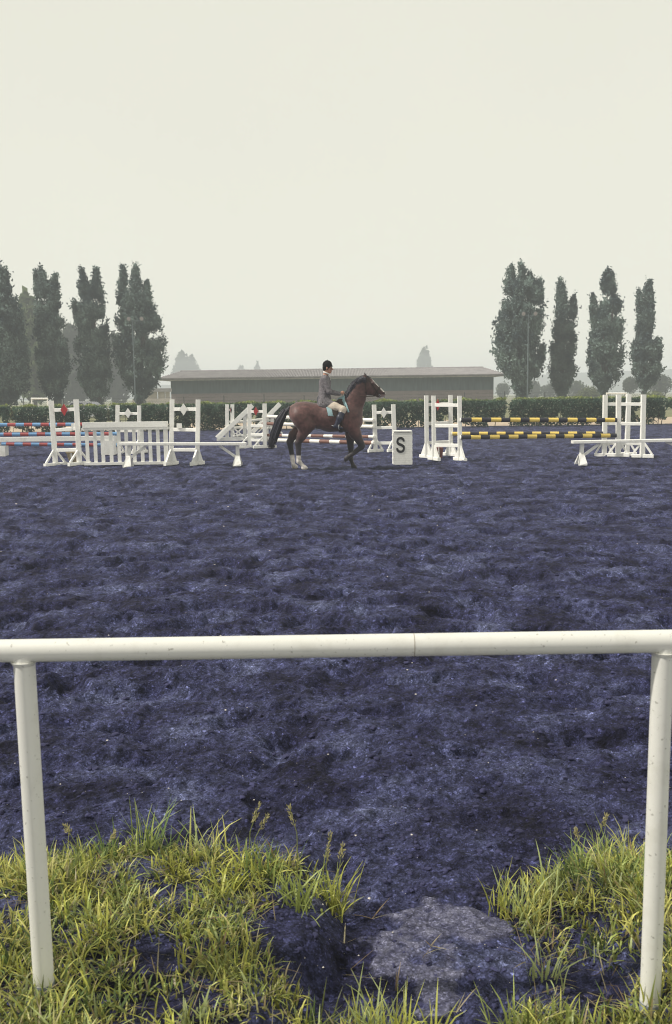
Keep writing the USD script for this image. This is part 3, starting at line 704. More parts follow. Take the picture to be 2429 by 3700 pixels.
# ------------------------------------------------------------------ jump stands
def diamond(c, rx, rz, n=(0, -1, 0), depth=0.05):
    c = np.asarray(c, float); return prism([c + [0, 0, rz], c + [rx, 0, 0], c + [0, 0, -rz], c + [-rx, 0, 0]], n, depth)


def stand(label, zoom, posts, bars, foot, group, w=0.10, style='open', plaque=None, bw=0.085, legs_at=None, mat=None, extra=None):
    """posts: ((x base, y base), (x top, y top)) each; bars: (y at left post, y at right post) in the detail; foot: half vector of the foot bar."""
    mat = mat or WHITE
    bp = [G(*zoom(*b)) for b, _ in posts]; base = np.mean(bp, 0); base[2] = 0
    t = thing('jump_stand', label, 'jump stand', base, group)
    lines = []
    for (bb, tt), g in zip(posts, bp):
        tp = P(*zoom(*tt), g[1]); bt = np.array([g[0], g[1], 0.02])
        lines.append((bt, tp)); part(t, 'post', beam(bt, tp, w, 0.09), mat)
        f = np.array([foot[0], foot[1], 0]); fd = unit(f); sd = np.cross(fd, [0, 0, 1])
        lo = bt + [0, 0, .045 - .02 + ground_z(bt[0], bt[1])[0] * .5]
        part(t, 'foot', beam(lo - f, lo + f, .085, .09, (0, 0, 1)), mat)
        for sg in (-1, 1):
            if style == 'open':
                part(t, 'brace', beam(lo + f * sg * .85 + [0, 0, .05], bt + (tp - bt) * (.36 / (tp[2] - bt[2])) + fd * sg * .03, .05, .045, sd), mat)
            else:
                part(t, 'gusset', prism([lo + f * sg * .78 + [0, 0, .047], lo + f * sg * .78 + [0, 0, .06], bt + (tp - bt) * (.36 / (tp[2] - bt[2])) + fd * sg * .05, lo + fd * sg * .05 + [0, 0, .05]], sd, .05), mat)
    on = lambda ln, py, px: P(*zoom(px, py), ln[0][1])
    (b0, t0), (b1, t1) = lines
    for yl, yr in bars:
        xl = posts[0][0][0] + (posts[0][1][0] - posts[0][0][0]) * (posts[0][0][1] - yl) / (posts[0][0][1] - posts[0][1][1])
        xr = posts[1][0][0] + (posts[1][1][0] - posts[1][0][0]) * (posts[1][0][1] - yr) / (posts[1][0][1] - posts[1][1][1])
        a, b = on(lines[0], yl, xl), on(lines[1], yr, xr); u = unit(b - a)
        part(t, 'crossbar', beam(a + u * (w / 2 - .004), b - u * (w / 2 - .004), bw, 0.055), mat)
    if plaque:
        col, px, py, rx, rz = plaque
        c = P(*zoom(px, py), base[1] - .06)
        part(t, 'diamond', diamond(c, rx, rz), col, label='red diamond' if col is RED else None)
    if extra: extra(t, zoom, base)
    return t, lines


ZA, ZC, ZD, ZF, ZG, ZH = Z(0, 1400, 420), Z(380, 1400, 520), Z(780, 1420, 320), Z(1300, 1350, 500), Z(1950, 1380, 479), Z(930, 1270, 520)
GRP = 'white wooden jump stands'


def cupA(t, zoom, base):
    a, b = P(*zoom(965, 480), base[1] - .02), P(*zoom(1045, 555), base[1] - .02)
    part(t, 'cup_block', box((a[0], base[1] - .08, b[2]), (b[0], base[1], a[2])), WHITE)


stand('leaning white jump stand with a red diamond at the far left', ZA, [((748, 1048), (687, 178)), ((1070, 1050), (1023, 158))], [(308, 292), (575, 552), (845, 835)], (0.19, 0.28), GRP, plaque=(RED, 862, 300, .085, .145), extra=cupA, w=.115)


def cupC(t, zoom, base):
    a, b = P(*zoom(778, 390), base[1] - .02), P(*zoom(832, 440), base[1] - .02)
    part(t, 'cup_block', box((a[0], base[1] - .06, b[2]), (b[0], base[1] + .02, a[2])), WHITE)


stand('tall white jump stand with a white diamond right of the picket panel', ZC, [((718, 838), (728, 128)), ((1002, 842), (1010, 130))], [(236, 236), (456, 460), (676, 676)], (0.12, 0.22), GRP, style='gusset', plaque=(WHITE, 851, 238, .095, .145), extra=cupC, w=.105)
stand('white jump stand with a white diamond seen above the picket panel', ZC, [((130, 708), (136, 190)), ((372, 708), (369, 195))], [(283, 283), (470, 470), (600, 600)], (0.18, 0.25), GRP, plaque=(WHITE, 248, 278, .10, .15), w=.11)
stand('white jump stand with a red diamond behind the horse tail', ZD, [((598, 968), (595, 200)), ((868, 972), (862, 185))], [(330, 325), (578, 578), (730, 735), (830, 828)], (0.36, 0.12), GRP, plaque=(RED, 706, 320, .075, .14), w=.13)
stand('white jump stand with a jagged white diamond in front of the horse', ZF, [((180, 885), (162, 350)), ((398, 885), (379, 345))], [(440, 437), (612, 607), (785, 783)], (0.22, 0.12), GRP, plaque=(WHITE, 272, 442, .095, .16), w=.125)
stand('nearer of the paired white jump stands right of the letter box', ZF, [((840, 975), (835, 248)), ((1133, 985), (1127, 250))], [(355, 357), (588, 588), (808, 812)], (0.10, -0.28), GRP, style='gusset', w=.105)
stand('farther of the paired white stands, a red diamond between its bars', ZF, [((760, 935), (752, 245)), ((1030, 930), (1027, 240))], [(350, 340), (565, 553), (780, 770)], (0.16, -0.22), GRP, style='gusset', plaque=(RED, 882, 352, .06, .155), w=.11)
stand('nearer of the crossing white jump stands at the right edge', ZG, [((928, 885), (932, 150)), ((1212, 888), (1226, 148))], [(262, 262), (492, 492), (722, 725)], (0.24, -0.13), GRP, w=.12)
stand('farther of the crossing white jump stands at the right, behind the low bench', ZG, [((762, 862), (776, 152)), ((1030, 860), (1052, 142))], [(262, 262), (490, 490), (722, 722)], (0.24, -0.08), GRP, w=.12)


# sloping wings behind
def wing(label, posts, base_ends, diag, bars, extra=None):
    bb = [G(*ZD(*q)) for q in base_ends]; Yw = (bb[0][1] + bb[1][1]) / 2
    t = thing('wing_stand', label, 'jump wing', ((bb[0][0] + bb[1][0]) / 2, Yw, 0), 'sloping white jump wings')
    part(t, 'base_beam', beam([bb[0][0], Yw, .07], [bb[1][0], Yw, .07], .14, .1), WHITE)
    for x, yb, yt in posts:
        a, b = P(*ZD(x, yb), Yw), P(*ZD(x, yt), Yw); a[2] = .142
        part(t, 'post', beam(a, b, .13, .09), WHITE)
        for sg in (-1, 1):
            part(t, 'brace', beam([a[0] + sg * .42, Yw - .06, .16], [a[0] + sg * .05, Yw - .06, .50], .05, .04), WHITE)
    a, b = P(*ZD(*diag[0]), Yw - .075), P(*ZD(*diag[1]), Yw - .075)
    part(t, 'sloping_plank', beam(a, b, .17, .045), WHITE)
    for x0, x1, y in bars:
        part(t, 'crossbar', beam(P(*ZD(x0, y), Yw + .03), P(*ZD(x1, y), Yw + .03), .08, .05), WHITE)
    return t, Yw


tw, YW1 = wing('sloping white wing rising to the right, left of the horse tail', [(200, 800, 198), (293, 800, 198), (512, 800, 350)], ((30, 845), (600, 845)), ((35, 805), (650, 215)), [(230, 262, 300), (235, 265, 505)])
part(tw, 'marker', diamond(P(*ZD(272, 300), YW1 - .02), .035, .13), RED, label='narrow red diamond')
t2, YW2 = wing('sloping white wing showing between the stand and the horse tail', [(905, 790, 400), (995, 790, 310)], ((640, 790), (1040, 790)), ((650, 690), (1135, 190)), [(860, 1000, 480), (860, 1000, 620)])


def striped_pole(label, a, b, r, cols, lens, group, name='jump_pole', start=0.0):
    """A pole from a to b in painted lengths; cols are cycled, lens gives the length of each colour."""
    a, b = np.asarray(a, float), np.asarray(b, float); L = np.linalg.norm(b - a); u = (b - a) / L
    t = thing(name, label, 'jump pole', (a + b) / 2, group)
    p, q = 0.0, 0
    first = start
    while p < L - 1e-3:
        l = first if (q == 0 and first) else lens[q % len(lens)]
        e = min(L, p + l); m = cols[q % len(cols)]
        part(t, 'band', sweep([a + u * p, a + u * e], [r, r], 14), m, 50)
        p, q = e, q + 1
    for e, d in ((a, -u), (b, u)):
        part(t, 'end_cap', sweep([e, e + d * .012], [r * .97, r * .8], 14), PWHITE)
    return t


# red and blue poles at the left
YRB = G(*ZC(130, 708))[1] - .12
seg = 111 * 420 / 1562 / FPX * YRB
for lab, x1, y0, y1, s0, c in (('top red and blue jump pole of the left fence', 1131, 501, 496, 105, 0), ('middle red and blue jump pole of the left fence', 1575, 631, 622, 55, 0), ('lowest red and blue jump pole of the left fence', 1575, 762, 774, 88, 0)):
    a, b = P(*ZA(-560, y0 + (y0 - y1) * .35), YRB), P(*ZA(x1, y1), YRB)
    # whole bands left of the frame: the colours start so that a blue length ends at s0
    n = 5; start_len = np.linalg.norm(P(*ZA(s0, y0), YRB) - P(*ZA(-560, y0), YRB)) - (n - 1) * seg
    striped_pole(lab, a, b, .055, (PBLUE, PRED), (seg, seg), 'red and blue poles of the left fence', start=start_len if start_len > .02 else seg + start_len)
# white plank under them with block feet
YPL = G(*ZA(1460, 902))[1]
pl = thing('low_plank_jump', 'long white plank on white blocks below the red and blue poles', 'plank jump', (P(*ZA(500, 900), YPL)[0], YPL, 0))
a, b = P(*ZA(-500, 690), YPL), P(*ZA(1540, 690), YPL)
part(pl, 'plank', box((a[0], YPL - .12, P(*ZA(500, 722), YPL)[2]), (b[0], YPL + .12, P(*ZA(500, 664), YPL)[2])), WHITE_B)
zpl = P(*ZA(500, 722), YPL)[2]
for x0, x1 in ((1372, 1545), (-95, 90)):
    part(pl, 'block', box((P(*ZA(x0, 800), YPL)[0], YPL - .15, 0), (P(*ZA(x1, 800), YPL)[0], YPL + .15, zpl - .003 if x0 > 0 else P(*ZA(0, 785), YPL)[2])), WHITE_B)
part(pl, 'prop', beam(P(*ZA(-40, 790), YPL), P(*ZA(-40, 722), YPL), .2, .18), WHITE_B)
# tan slatted tub behind the far left stand
YT = G(*ZA(980, 1048))[1] + .35
tb = thing('slatted_tub', 'tan slatted tub narrowing downwards behind the far left stand', 'tub', (P(*ZA(970, 1040), YT)[0], YT, 0))
for q in range(6):
    f0, f1 = q / 6, (q + .9) / 6
    tp0, tp1 = P(*ZA(890 + 160 * f0, 872), YT), P(*ZA(890 + 160 * f1, 872), YT); b0, b1 = P(*ZA(945 + 75 * f0, 1048), YT + .05), P(*ZA(945 + 75 * f1, 1048), YT + .05)
    b0[2] = b1[2] = 0.0
    part(tb, 'slat', prism([tp0, tp1, b1, b0], (0, 1, .1), .025), WHITE_B if q in (2,) else TAN)
cA, cB = P(*ZA(890, 872), YT), P(*ZA(1050, 872), YT)
part(tb, 'rim', beam(cA - [0, .03, 0], cB - [0, .03, 0], .03, .03), TAN)
part(tb, 'back_panel', prism([cA + [0, .3, 0], cB + [0, .3, 0], [P(*ZA(1010, 1040), YT)[0], YT + .25, 0], [P(*ZA(950, 1040), YT)[0], YT + .25, 0]], (0, 1, 0), .02), TAN)

# picket panel
ZP = Z(0, 900, 620)
YK = G(*ZP(1200, 1970))[1] + .12
x0, x1 = P(*ZP(760, 1700), YK)[0], P(*ZP(1530, 1700), YK)[0]
pk = thing('picket_panel', 'white picket panel with a thick top plank standing on the soil', 'picket panel', ((x0 + x1) / 2, YK, 0))
zz = lambda y: P(*ZP(1150, y), YK)[2]
part(pk, 'top_plank', box((x0, YK - .075, zz(1622)), (x1, YK + .075, zz(1572))), WHITE)
part(pk, 'top_plank', box((x0 - .03, YK - .06, zz(1645)), (x1 + .03, YK + .06, zz(1622) - .003)), WHITE)
part(pk, 'bottom_rail', box((x0, YK - .05, .015), (x1, YK + .05, zz(1938))), WHITE)
for q in (795, 868, 937, 1012, 1085, 1153, 1224, 1296, 1369, 1441, 1512):
    xq = P(*ZP(q, 1800), YK)[0]; wq = .041 if q < 1500 else .055
    part(pk, 'picket', box((xq - wq, YK - .018, zz(1938) + .001), (xq + wq, YK + .018, zz(1645) - .002)), WHITE)


# low benches (trestles with a long plank)
def bench(label, zoom, xa, xb, yt, legs, ybase, group='low white trestle benches'):
    g = G(*zoom(legs[0][0], ybase)); Yb = g[1]
    a, b = P(*zoom(xa, yt[0]), Yb), P(*zoom(xb, yt[1]), Yb)
    t = thing('trestle_bench', label, 'bench', ((a[0] + b[0]) / 2, Yb, 0), group)
    part(t, 'plank', beam(a, b, .066, .22, (0, 1, 0)), WHITE_B)
    for (lx, lxt, bx, by) in legs:
        bt = P(*zoom(lx, ybase), Yb); bt[2] = .0; tp = P(*zoom(lxt, yt[0]), Yb); tp[2] = a[2] + (b[2] - a[2]) * (tp[0] - a[0]) / (b[0] - a[0]) - .034
        part(t, 'leg', beam(bt, tp, .085, .09), WHITE_B)
        q = P(*zoom(bx, by), Yb); q[2] = tp[2]
        part(t, 'brace', beam(q - [0, .0, .002], bt + (tp - bt) * .36, .062, .05), WHITE_B)
        part(t, 'foot', prism([bt + [-.10, -.16, 0], bt + [.10, -.16, 0], bt + [.10, -.16, .05], bt + (tp - bt) * .5 + [.05, -.05, 0], bt + (tp - bt) * .5 + [-.05, -.05, 0], bt + [-.10, -.16, .05]], (0, 1, .25), .03), WHITE_B)
        part(t, 'foot', prism([bt + [-.10, .16, 0], bt + [.10, .16, 0], bt + [.10, .16, .05], bt + (tp - bt) * .5 + [.05, .05, 0], bt + (tp - bt) * .5 + [-.05, .05, 0], bt + [-.10, .16, .05]], (0, 1, -.25), .03), WHITE_B)
    return t


bench('low white bench in front of the picket panel and the tall stand', ZC, 165, 1532, (613, 612), [(252, 262, 455, 640), (1440, 1437, 1240, 630)], 862)
bench('low white bench running out of the picture at the right', ZG, 385, 2150, (708, 676), [(488, 503, 715, 725), (1900, 1880, 1490, 700)], 975)

# brown and white poles behind the horse
YL_, YR_ = G(*ZD(598, 968))[1] - .1, G(*ZF(180, 885))[1] - .1
sb = 145 * 520 / 1562 / FPX * (YL_ + YR_) / 2
for lab, p0, p1, r, cols, lens, st in (
        ('upper white jump pole behind the horse with a brown end', (60, 705), (1262, 745), .055, (PWHITE, PBROWN), (sb * 5.9, sb * 2.5), 0),
        ('second jump pole behind the horse, brown by the tail', (60, 782), (1262, 815), .055, (PBROWN, PWHITE), (sb * 1.5, sb * 12), 0),
        ('third jump pole behind the horse, mostly brown', (90, 908), (1268, 925), .048, (PBROWN, PWHITE), (sb * 1.25, sb * .9), sb * 1.9),
        ('lowest and thickest brown and white jump pole behind the horse', (100, 960), (1268, 992), .062, (PWHITE, PBROWN), (sb, sb), sb * 3.75)):
    striped_pole(lab, P(*ZH(*p0), YL_), P(*ZH(*p1), YR_), r, cols, lens, 'brown and white poles behind the horse', start=st)
for q, (lab, ya, yb3) in enumerate((('topmost thin white pole between the two sloping wings', 505, 455), ('middle thin white pole between the two sloping wings', 602, 570), ('lowest thin white pole between the two sloping wings', 742, 725))):
    a, b = P(*ZD(300, ya + 15), YW1 + .1), P(*ZD(900, yb3), YW2 - .15)
    striped_pole(lab, a, b, .05, (PWHITE,), (9.0,), 'white poles between the sloping wings')

# black and yellow poles
YE0, YE1 = G(*ZF(1133, 985))[1] - .1, G(*ZG(928, 885))[1] - .1
YE2, YE3 = G(*ZF(1030, 930))[1] - .1, G(*ZG(762, 862))[1] - .1
sy = 117 * 479 / 1562 / FPX * (YE0 + YE1) / 2
zE = lambda f, q: f(*q)
striped_pole('highest black and yellow jump pole of the right-hand fence', P(*ZF(1140, 521), YE0), P(*ZG(908, 449), YE1), .055, (PBLACK, PYEL), (sy * .95, sy * 1.05), 'black and yellow poles of the right-hand fence', start=sy * 1.08)
striped_pole('thinner black and yellow jump pole at the back of the right-hand fence', P(*ZF(1045, 678), YE2), P(*ZG(745, 606), YE3), .05, (PYEL, PBLACK), (sy * .93, sy * .93), 'black and yellow poles of the right-hand fence', start=sy * 1.9)
striped_pole('lowest black and yellow jump pole at the front of the right-hand fence', P(*ZF(1140, 719), YE0), P(*ZG(902, 631), YE1), .055, (PBLACK, PYEL), (sy * .95, sy * 1.0), 'black and yellow poles of the right-hand fence', start=sy * 1.02)

# letter box S
YS = G(*ZF(487, 1030))[1]
a, b = P(*ZF(379, 1030), YS), P(*ZF(596, 1030), YS); zt = P(*ZF(487, 662), YS)[2]
sx0, sx1 = a[0], b[0]
sbx = thing('letter_box', 'white slatted box marked with a black letter S beside the horse', 'marker box', ((sx0 + sx1) / 2, YS + .2, 0))
nb = 15
for q in range(nb):
    z0, z1 = .01 + (zt - .01) * q / nb, .01 + (zt - .01) * (q + 1) / nb - .006
    j = .003 * math.sin(q * 2.3)
    part(sbx, 'slat', box((sx0 + j, YS, z0), (sx1 + j, YS + .40, z1)), WHITE)
part(sbx, 'core', box((sx0 + .012, YS + .012, 0), (sx1 - .012, YS + .388, zt - .012)), WHITE_B)
part(sbx, 'lid', box((sx0 + .015, YS - .01, zt + .006), (sx1 - .005, YS + .41, zt + .035)), WHITE)
tm = meshkit.text_mesh('S', P(*ZF(460, 720), YS)[2] - P(*ZF(460, 888), YS)[2], 0.006, True)
tm.apply_scale([abs(P(*ZF(510, 804), YS)[0] - P(*ZF(410, 804), YS)[0]) / tm.extents[0], 1, 1])
tm.apply_transform(trimesh.transformations.rotation_matrix(math.pi / 2, (1, 0, 0)))
c = P(*ZF(462, 804), YS - .004); bb = tm.bounds.mean(0); tm.apply_translation([c[0] - bb[0], YS - .002 - tm.bounds[1][1], c[2] - bb[2]])
part(sbx, 'letter', tm, BLACKINK)
# brown board at the paired stands
YBr = G(*ZF(905, 950))[1]
bb0 = P(*ZF(905, 940), YBr)
br = thing('brown_trough', 'reddish brown wooden block standing between the paired white stands', 'block', (bb0[0], YBr, 0))
part(br, 'body', prism([P(*ZF(865, 835), YBr), P(*ZF(938, 835), YBr), [P(*ZF(925, 950), YBr)[0], YBr, 0], [P(*ZF(888, 950), YBr)[0], YBr, 0]], (0, 1, 0), .3), BROWNWOOD)
part(br, 'pale_stripe', beam(P(*ZF(893, 835), YBr - .16), [P(*ZF(890, 950), YBr)[0], YBr - .16, 0.01], .02, .02), WHITE_B)

# ------------------------------------------------------------------ horse
YH = G(*ZH(600, 1275))[1]
O = P(*ZH(700, 1272), YH); O[2] = 0.0
KX = abs(P(*ZH(1700, 1272), YH)[0] - P(*ZH(700, 1272), YH)[0]) / 1000.0


def H(zx, zy, y=0.0): return np.array([(zx - 700) * KX, y, (1272 - zy) * KX])


def R(px): return px * KX


F = Field((-0.86, -0.42, -0.05), (1.58, 0.42, 2.36), 0.0135)
kb = .07
# trunk
F.cone(H(478, 672), H(560, 690), R(125), R(128), kb, 1.02)
F.cone(H(545, 640), H(640, 655), R(92), R(85), kb, 1.3)
F.cone(H(600, 700), H(800, 715), R(122), R(150), kb, .98)
F.cone(H(800, 715), H(945, 715), R(152), R(160), kb, .92)
F.cone(H(960, 700), H(1030, 735), R(150), R(112), kb, .85)
F.cone(H(1040, 690), H(1075, 770), R(100), R(72), kb, 1.15)
F.cone(H(930, 560), H(980, 560), R(55), R(60), kb, .8)
for s in (-1, 1):
    F.cone(H(470, 700, s * .15), H(520, 800, s * .15), R(95), R(78), kb)
# neck
F.cone(H(1015, 640), H(1080, 505), R(138), R(102), .06, .62)
F.cone(H(1080, 505), H(1118, 400), R(102), R(84), .06, .60)
F.cone(H(1118, 400), H(1172, 328), R(84), R(54), .05, .60)
# head
F.cone(H(1195, 345), H(1215, 400), R(52), R(62), .04, .75)
F.cone(H(1208, 422), H(1225, 432), R(62), R(55), .03, .62)
F.cone(H(1225, 360), H(1330, 452), R(54), R(36), .04, .72)
F.cone(H(1235, 430), H(1320, 478), R(44), R(30), .04, .60)
F.cone(H(1330, 445), H(1368, 475), R(36), R(30), .03, .80)
F.cone(H(1320, 487), H(1338, 497), R(24), R(18), .02, .8)
for s in (-1, 1):
    F.ball(H(1262, 358, s * .075), R(17), .03)           # brow over the eye
    F.ball(H(1378, 462, s * .035), R(14), .02)           # nostril
    F.cone(H(1178, 300, s * .05), H(1172 + (22 if s > 0 else 0), 240, s * .06), R(18), R(4), .02, .7)
# hind legs: near (y < 0) set forward, far one back
for s, st, hk, fe, hf in ((-1, (560, 790), (452, 985), (456, 1185), (514, 1262)), (1, (520, 790), (356, 980), (384, 1180), (404, 1258))):
    y = s * .15; y2 = s * .14
    F.cone(H(505, 740, y), H(*st, y), R(95), R(72), .06)
    F.cone(H(*st, y), H(hk[0] + 38, hk[1] - 75, y2), R(80), R(50), .05, .85)
    F.cone(H(hk[0] + 38, hk[1] - 75, y2), H(*hk, y2), R(50), R(33), .035, .8)
    F.cone(H(hk[0] - 12, hk[1] - 8, y2), H(hk[0] + 4, hk[1] + 35, y2), R(22), R(25), .03, .8)
    F.cone(H(*hk, y2), H(*fe, y2), R(33), R(24), .03, .85)
    F.ball(H(*fe, y2), R(25), .025)
    F.cone(H(*fe, y2), H(hf[0] - 14, hf[1] - 30, y2), R(22), R(20), .02)
    F.cone(H(hf[0] - 14, hf[1] - 28, y2), H(hf[0], hf[1] - 12, y2), R(22), R(28), .01)
    F.cone(H(hf[0] - 14, hf[1] - 8, y2), H(hf[0] + 14, hf[1] - 6, y2), R(22), R(22), .01)
# standing far fore leg
y = .12
F.cone(H(1020, 790, y), H(1012, 905, y), R(74), R(48), .05, .8)
F.cone(H(1012, 905, y), H(1016, 1035, y), R(52), R(33), .03, .85)
F.ball(H(1018, 1042, y), R(31), .025, .9)
F.cone(H(1018, 1042, y), H(1018, 1165, y), R(29), R(24), .03)
F.ball(H(1017, 1175, y), R(25), .02)
F.cone(H(1017, 1178, y), H(1036, 1225, y), R(22), R(20), .02)
F.cone(H(1038, 1230, y), H(1048, 1254, y), R(22), R(28), .01)
F.cone(H(1036, 1258, y), H(1066, 1260, y), R(20), R(18), .01)
# raised near fore leg
y = -.12
F.cone(H(1030, 790, y), H(1065, 890, y), R(82), R(64), .05, .8)
F.cone(H(1065, 890, y), H(1130, 1005, y), R(62), R(37), .03, .85)
F.ball(H(1137, 1022, y), R(36), .025, .9)
F.cone(H(1135, 1035, y), H(1035, 1110, y), R(31), R(24), .03)
F.ball(H(1022, 1120, y), R(25), .02)
F.cone(H(1022, 1120, y), H(990, 1145, y), R(22), R(20), .02)
F.cone(H(986, 1142, y), H(968, 1160, y), R(24), R(28), .01)
F.cone(H(968, 1160, y), H(956, 1182, y), R(24), R(14), .01)
F.cone(H(395, 610), H(372, 618), R(30), R(24), .03)     # dock of the tail
hm = F.mesh(0.45)
v = np.array(hm.vertices); vx, vy, vz = v[:, 0] / KX + 700, v[:, 1], 1272 - v[:, 2] / KX
nz = meshkit.fbm(v * 6, 3, 4)[:, None]
bay = np.array([0.088, 0.039, 0.037]); dk = np.array([0.020, 0.016, 0.022]); wh = np.array([0.58, 0.54, 0.50])
mix = lambda c, o, k: c * (1 - np.clip(k, 0, 1)[:, None]) + np.asarray(o) * np.clip(k, 0, 1)[:, None]
col = np.repeat(bay[None], len(v), 0) * (0.75 + 0.5 * nz)
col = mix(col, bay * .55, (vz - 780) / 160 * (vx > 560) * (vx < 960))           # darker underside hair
col = mix(col, dk, (vz - 860) / 130)                                           # black points
col = mix(col, np.array([.05, .024, .024]), ((vx - 950) / 250) * (vz < 760) * .55)
col = mix(col, wh, (vx < 620) * (vz - 1112 + 25 * (nz[:, 0] - .5)) / 14)        # white hind socks
col = mix(col, dk, (vz > 1250) * (vx > 900) * .8)
blz = (np.abs(vy) < .035 + .012 * (vx > 1340)) & (vx > 1258) & (((vz - 318) - (vx - 1250) * 1.02) < 12) & (vz < 480)
col = mix(col, wh, blz * 1.0)
col = mix(col, np.array([.36, .26, .25]), ((vx > 1330) & (vz > 478)) * .75)
col = mix(col, dk, ((vx > 1150) & (vx < 1215) & (vz < 275)) * .8)
COAT = tinted('horse_coat', 0.52, 0.3, 0, .55, 14.0, .6, .15)
horse = thing('horse', 'bay horse walking to the right with white hind socks and one foreleg raised', 'horse', O)


def at_O(m):
    m = m.copy(); m.apply_translation(O); return m


part(horse, 'body', at_O(hm), COAT, True, tint=col)
HAIR = plain('black_horsehair', (0.018, 0.017, 0.028), 0.55, 0.35, 40)
EYE = plain('dark_eye', (0.01, 0.008, 0.008), 0.1, .05, spec=.8)
r = np.random.default_rng(71); ms = []
for q in range(230):                                     # tail hair
    a = H(372 + r.normal() * 8, 612 + r.normal() * 8, r.normal() * .02)
    sp = r.normal(); yy = r.normal() * .035
    ctl = [a, H(312 + sp * 9, 645 + sp * 6, yy * .6), H(250 + sp * 15, 750 + sp * 8, yy), H(196 + sp * 19, 890, yy * 1.2), H(155 + sp * 17 + r.normal() * 7, 975 + r.uniform() * 80, yy * 1.2)]
    ms.append(sweep(ctl, [.010, .016, .016, .013, .003], 4))
part(horse, 'tail', at_O(join(ms)), HAIR)
ms = []
ct = np.array([(962, 505), (985, 455), (1008, 405), (1040, 362), (1075, 330), (1115, 302), (1150, 285), (1175, 280)], float)
for q in range(260):
    u = r.uniform(0, len(ct) - 1.001); k0 = int(u); c0 = ct[k0] + (ct[k0 + 1] - ct[k0]) * (u - k0)
    L = r.uniform(30, 78); sgn = -1 if r.uniform() < .75 else 1
    a = H(c0[0] + 8, c0[1] + 12, r.normal() * .012)
    ms.append(sweep([a, H(c0[0] - 6 + r.normal() * 5, c0[1] - 4, sgn * .03), H(c0[0] + L * .12 + r.normal() * 6, c0[1] + L * .55, sgn * (.075 + .02 * r.uniform())), H(c0[0] + L * .2 + r.normal() * 10, c0[1] + L, sgn * (.09 + .02 * r.uniform()))], [.010, .014, .011, .003], 4))
for q in range(24):                                      # forelock
    ms.append(sweep([H(1180, 278, r.normal() * .01), H(1205 + r.normal() * 4, 282, r.normal() * .02), H(1232 + r.normal() * 8, 312 + r.normal() * 8, r.normal() * .03)], [.008, .010, .003], 4))
part(horse, 'mane', at_O(join(ms)), HAIR)
for sg in (-1, 1):
    e = trimesh.creation.icosphere(2, .019); e.apply_translation(H(1268, 362, sg * .083)); part(horse, 'eye', at_O(e), EYE, True)
    e = trimesh.creation.icosphere(1, .011); e.apply_translation(H(1382, 460, sg * .058)); part(horse, 'nostril', at_O(e), EYE, True)

# tack: pieces that lie on the coat follow its shape
hv, hfc = np.array(hm.vertices), np.array(hm.faces)
hn = np.array(hm.vertex_normals)
fc = hv[hfc].mean(1); fx, fy, fz = fc[:, 0] / KX + 700, fc[:, 1], 1272 - fc[:, 2] / KX


def patch(mask, off):
    """A closed piece of leather or cloth lying off metres over the masked stretch of the coat."""
    f = hfc[mask]; u, inv = np.unique(f.ravel(), return_inverse=True); f = inv.reshape(-1, 3); n = len(u)
    v = np.vstack([hv[u] + hn[u] * off, hv[u] - hn[u] * .004])
    e = np.sort(np.vstack([f[:, [0, 1]], f[:, [1, 2]], f[:, [2, 0]]]), 1)
    eo = np.vstack([f[:, [0, 1]], f[:, [1, 2]], f[:, [2, 0]]])
    _, first, cnt = np.unique(e, axis=0, return_index=True, return_counts=True); b = eo[first[cnt == 1]]
    return at_O(trimesh.Trimesh(v, np.vstack([f, f[:, ::-1] + n, np.stack([b[:, 1], b[:, 0], b[:, 0] + n], 1), np.stack([b[:, 1], b[:, 0] + n, b[:, 1] + n], 1)]), process=False))


def inpoly(px, py, poly):
    c = np.zeros(len(px), bool); n = len(poly)
    for i in range(n):
        (x0, y0), (x1, y1) = poly[i], poly[(i + 1) % n]
        if y0 == y1: continue
        c ^= ((y0 > py) != (y1 > py)) & (px < (x1 - x0) * (py - y0) / (y1 - y0) + x0)
    return c


def strip(x0, y0, x1, y1, w):
    d = np.array([x1 - x0, y1 - y0], float); L = np.linalg.norm(d); d /= L
    t = (fx - x0) * d[0] + (fz - y0) * d[1]; n = np.abs(-(fx - x0) * d[1] + (fz - y0) * d[0])
    return (t > 0) & (t < L) & (n < w)


LEATHER = plain('dark_leather', (0.028, 0.016, 0.014), 0.45, .3, 30)
TURQ = plain('turquoise_cloth', (0.24, 0.36, 0.39), 0.85, .12, 40)
trunkmask = (fx > 690) & (fx < 1010)
saddle = thing('saddle', 'dark leather saddle under the rider on the bay horse', 'saddle', O + [H(850, 560)[0], 0, H(850, 560)[2]])
FS = Field(H(690, 640, -.30), H(1010, 470, .30), .012)
FS.cone(H(735, 565), H(860, 580), R(34), R(30), .05, 3.0); FS.cone(H(725, 552), H(735, 556), R(30), R(26), .04, 3.4); FS.cone(H(905, 545), H(930, 530), R(26), R(20), .04, 2.4); FS.cone(H(860, 575), H(910, 550), R(28), R(26), .04, 2.4)
part(saddle, 'seat', at_O(FS.mesh()), LEATHER, True)
part(saddle, 'flap', patch(inpoly(fx, fz, [(800, 540), (930, 540), (965, 640), (945, 730), (880, 745), (830, 690)]) & (np.abs(fy) > .10), .026), LEATHER, 40)
part(saddle, 'girth', patch(strip(905, 700, 915, 920, 18), .016), LEATHER, 40)
cloth = thing('saddle_cloth', 'turquoise saddle cloth showing behind the rider leg on the bay horse', 'saddle cloth', O + [H(850, 560)[0], 0, H(850, 560)[2]])
part(cloth, 'cloth', patch(inpoly(fx, fz, [(748, 560), (960, 480), (960, 560), (950, 640), (900, 700), (835, 700), (780, 696)]), .013), TURQ, 40)
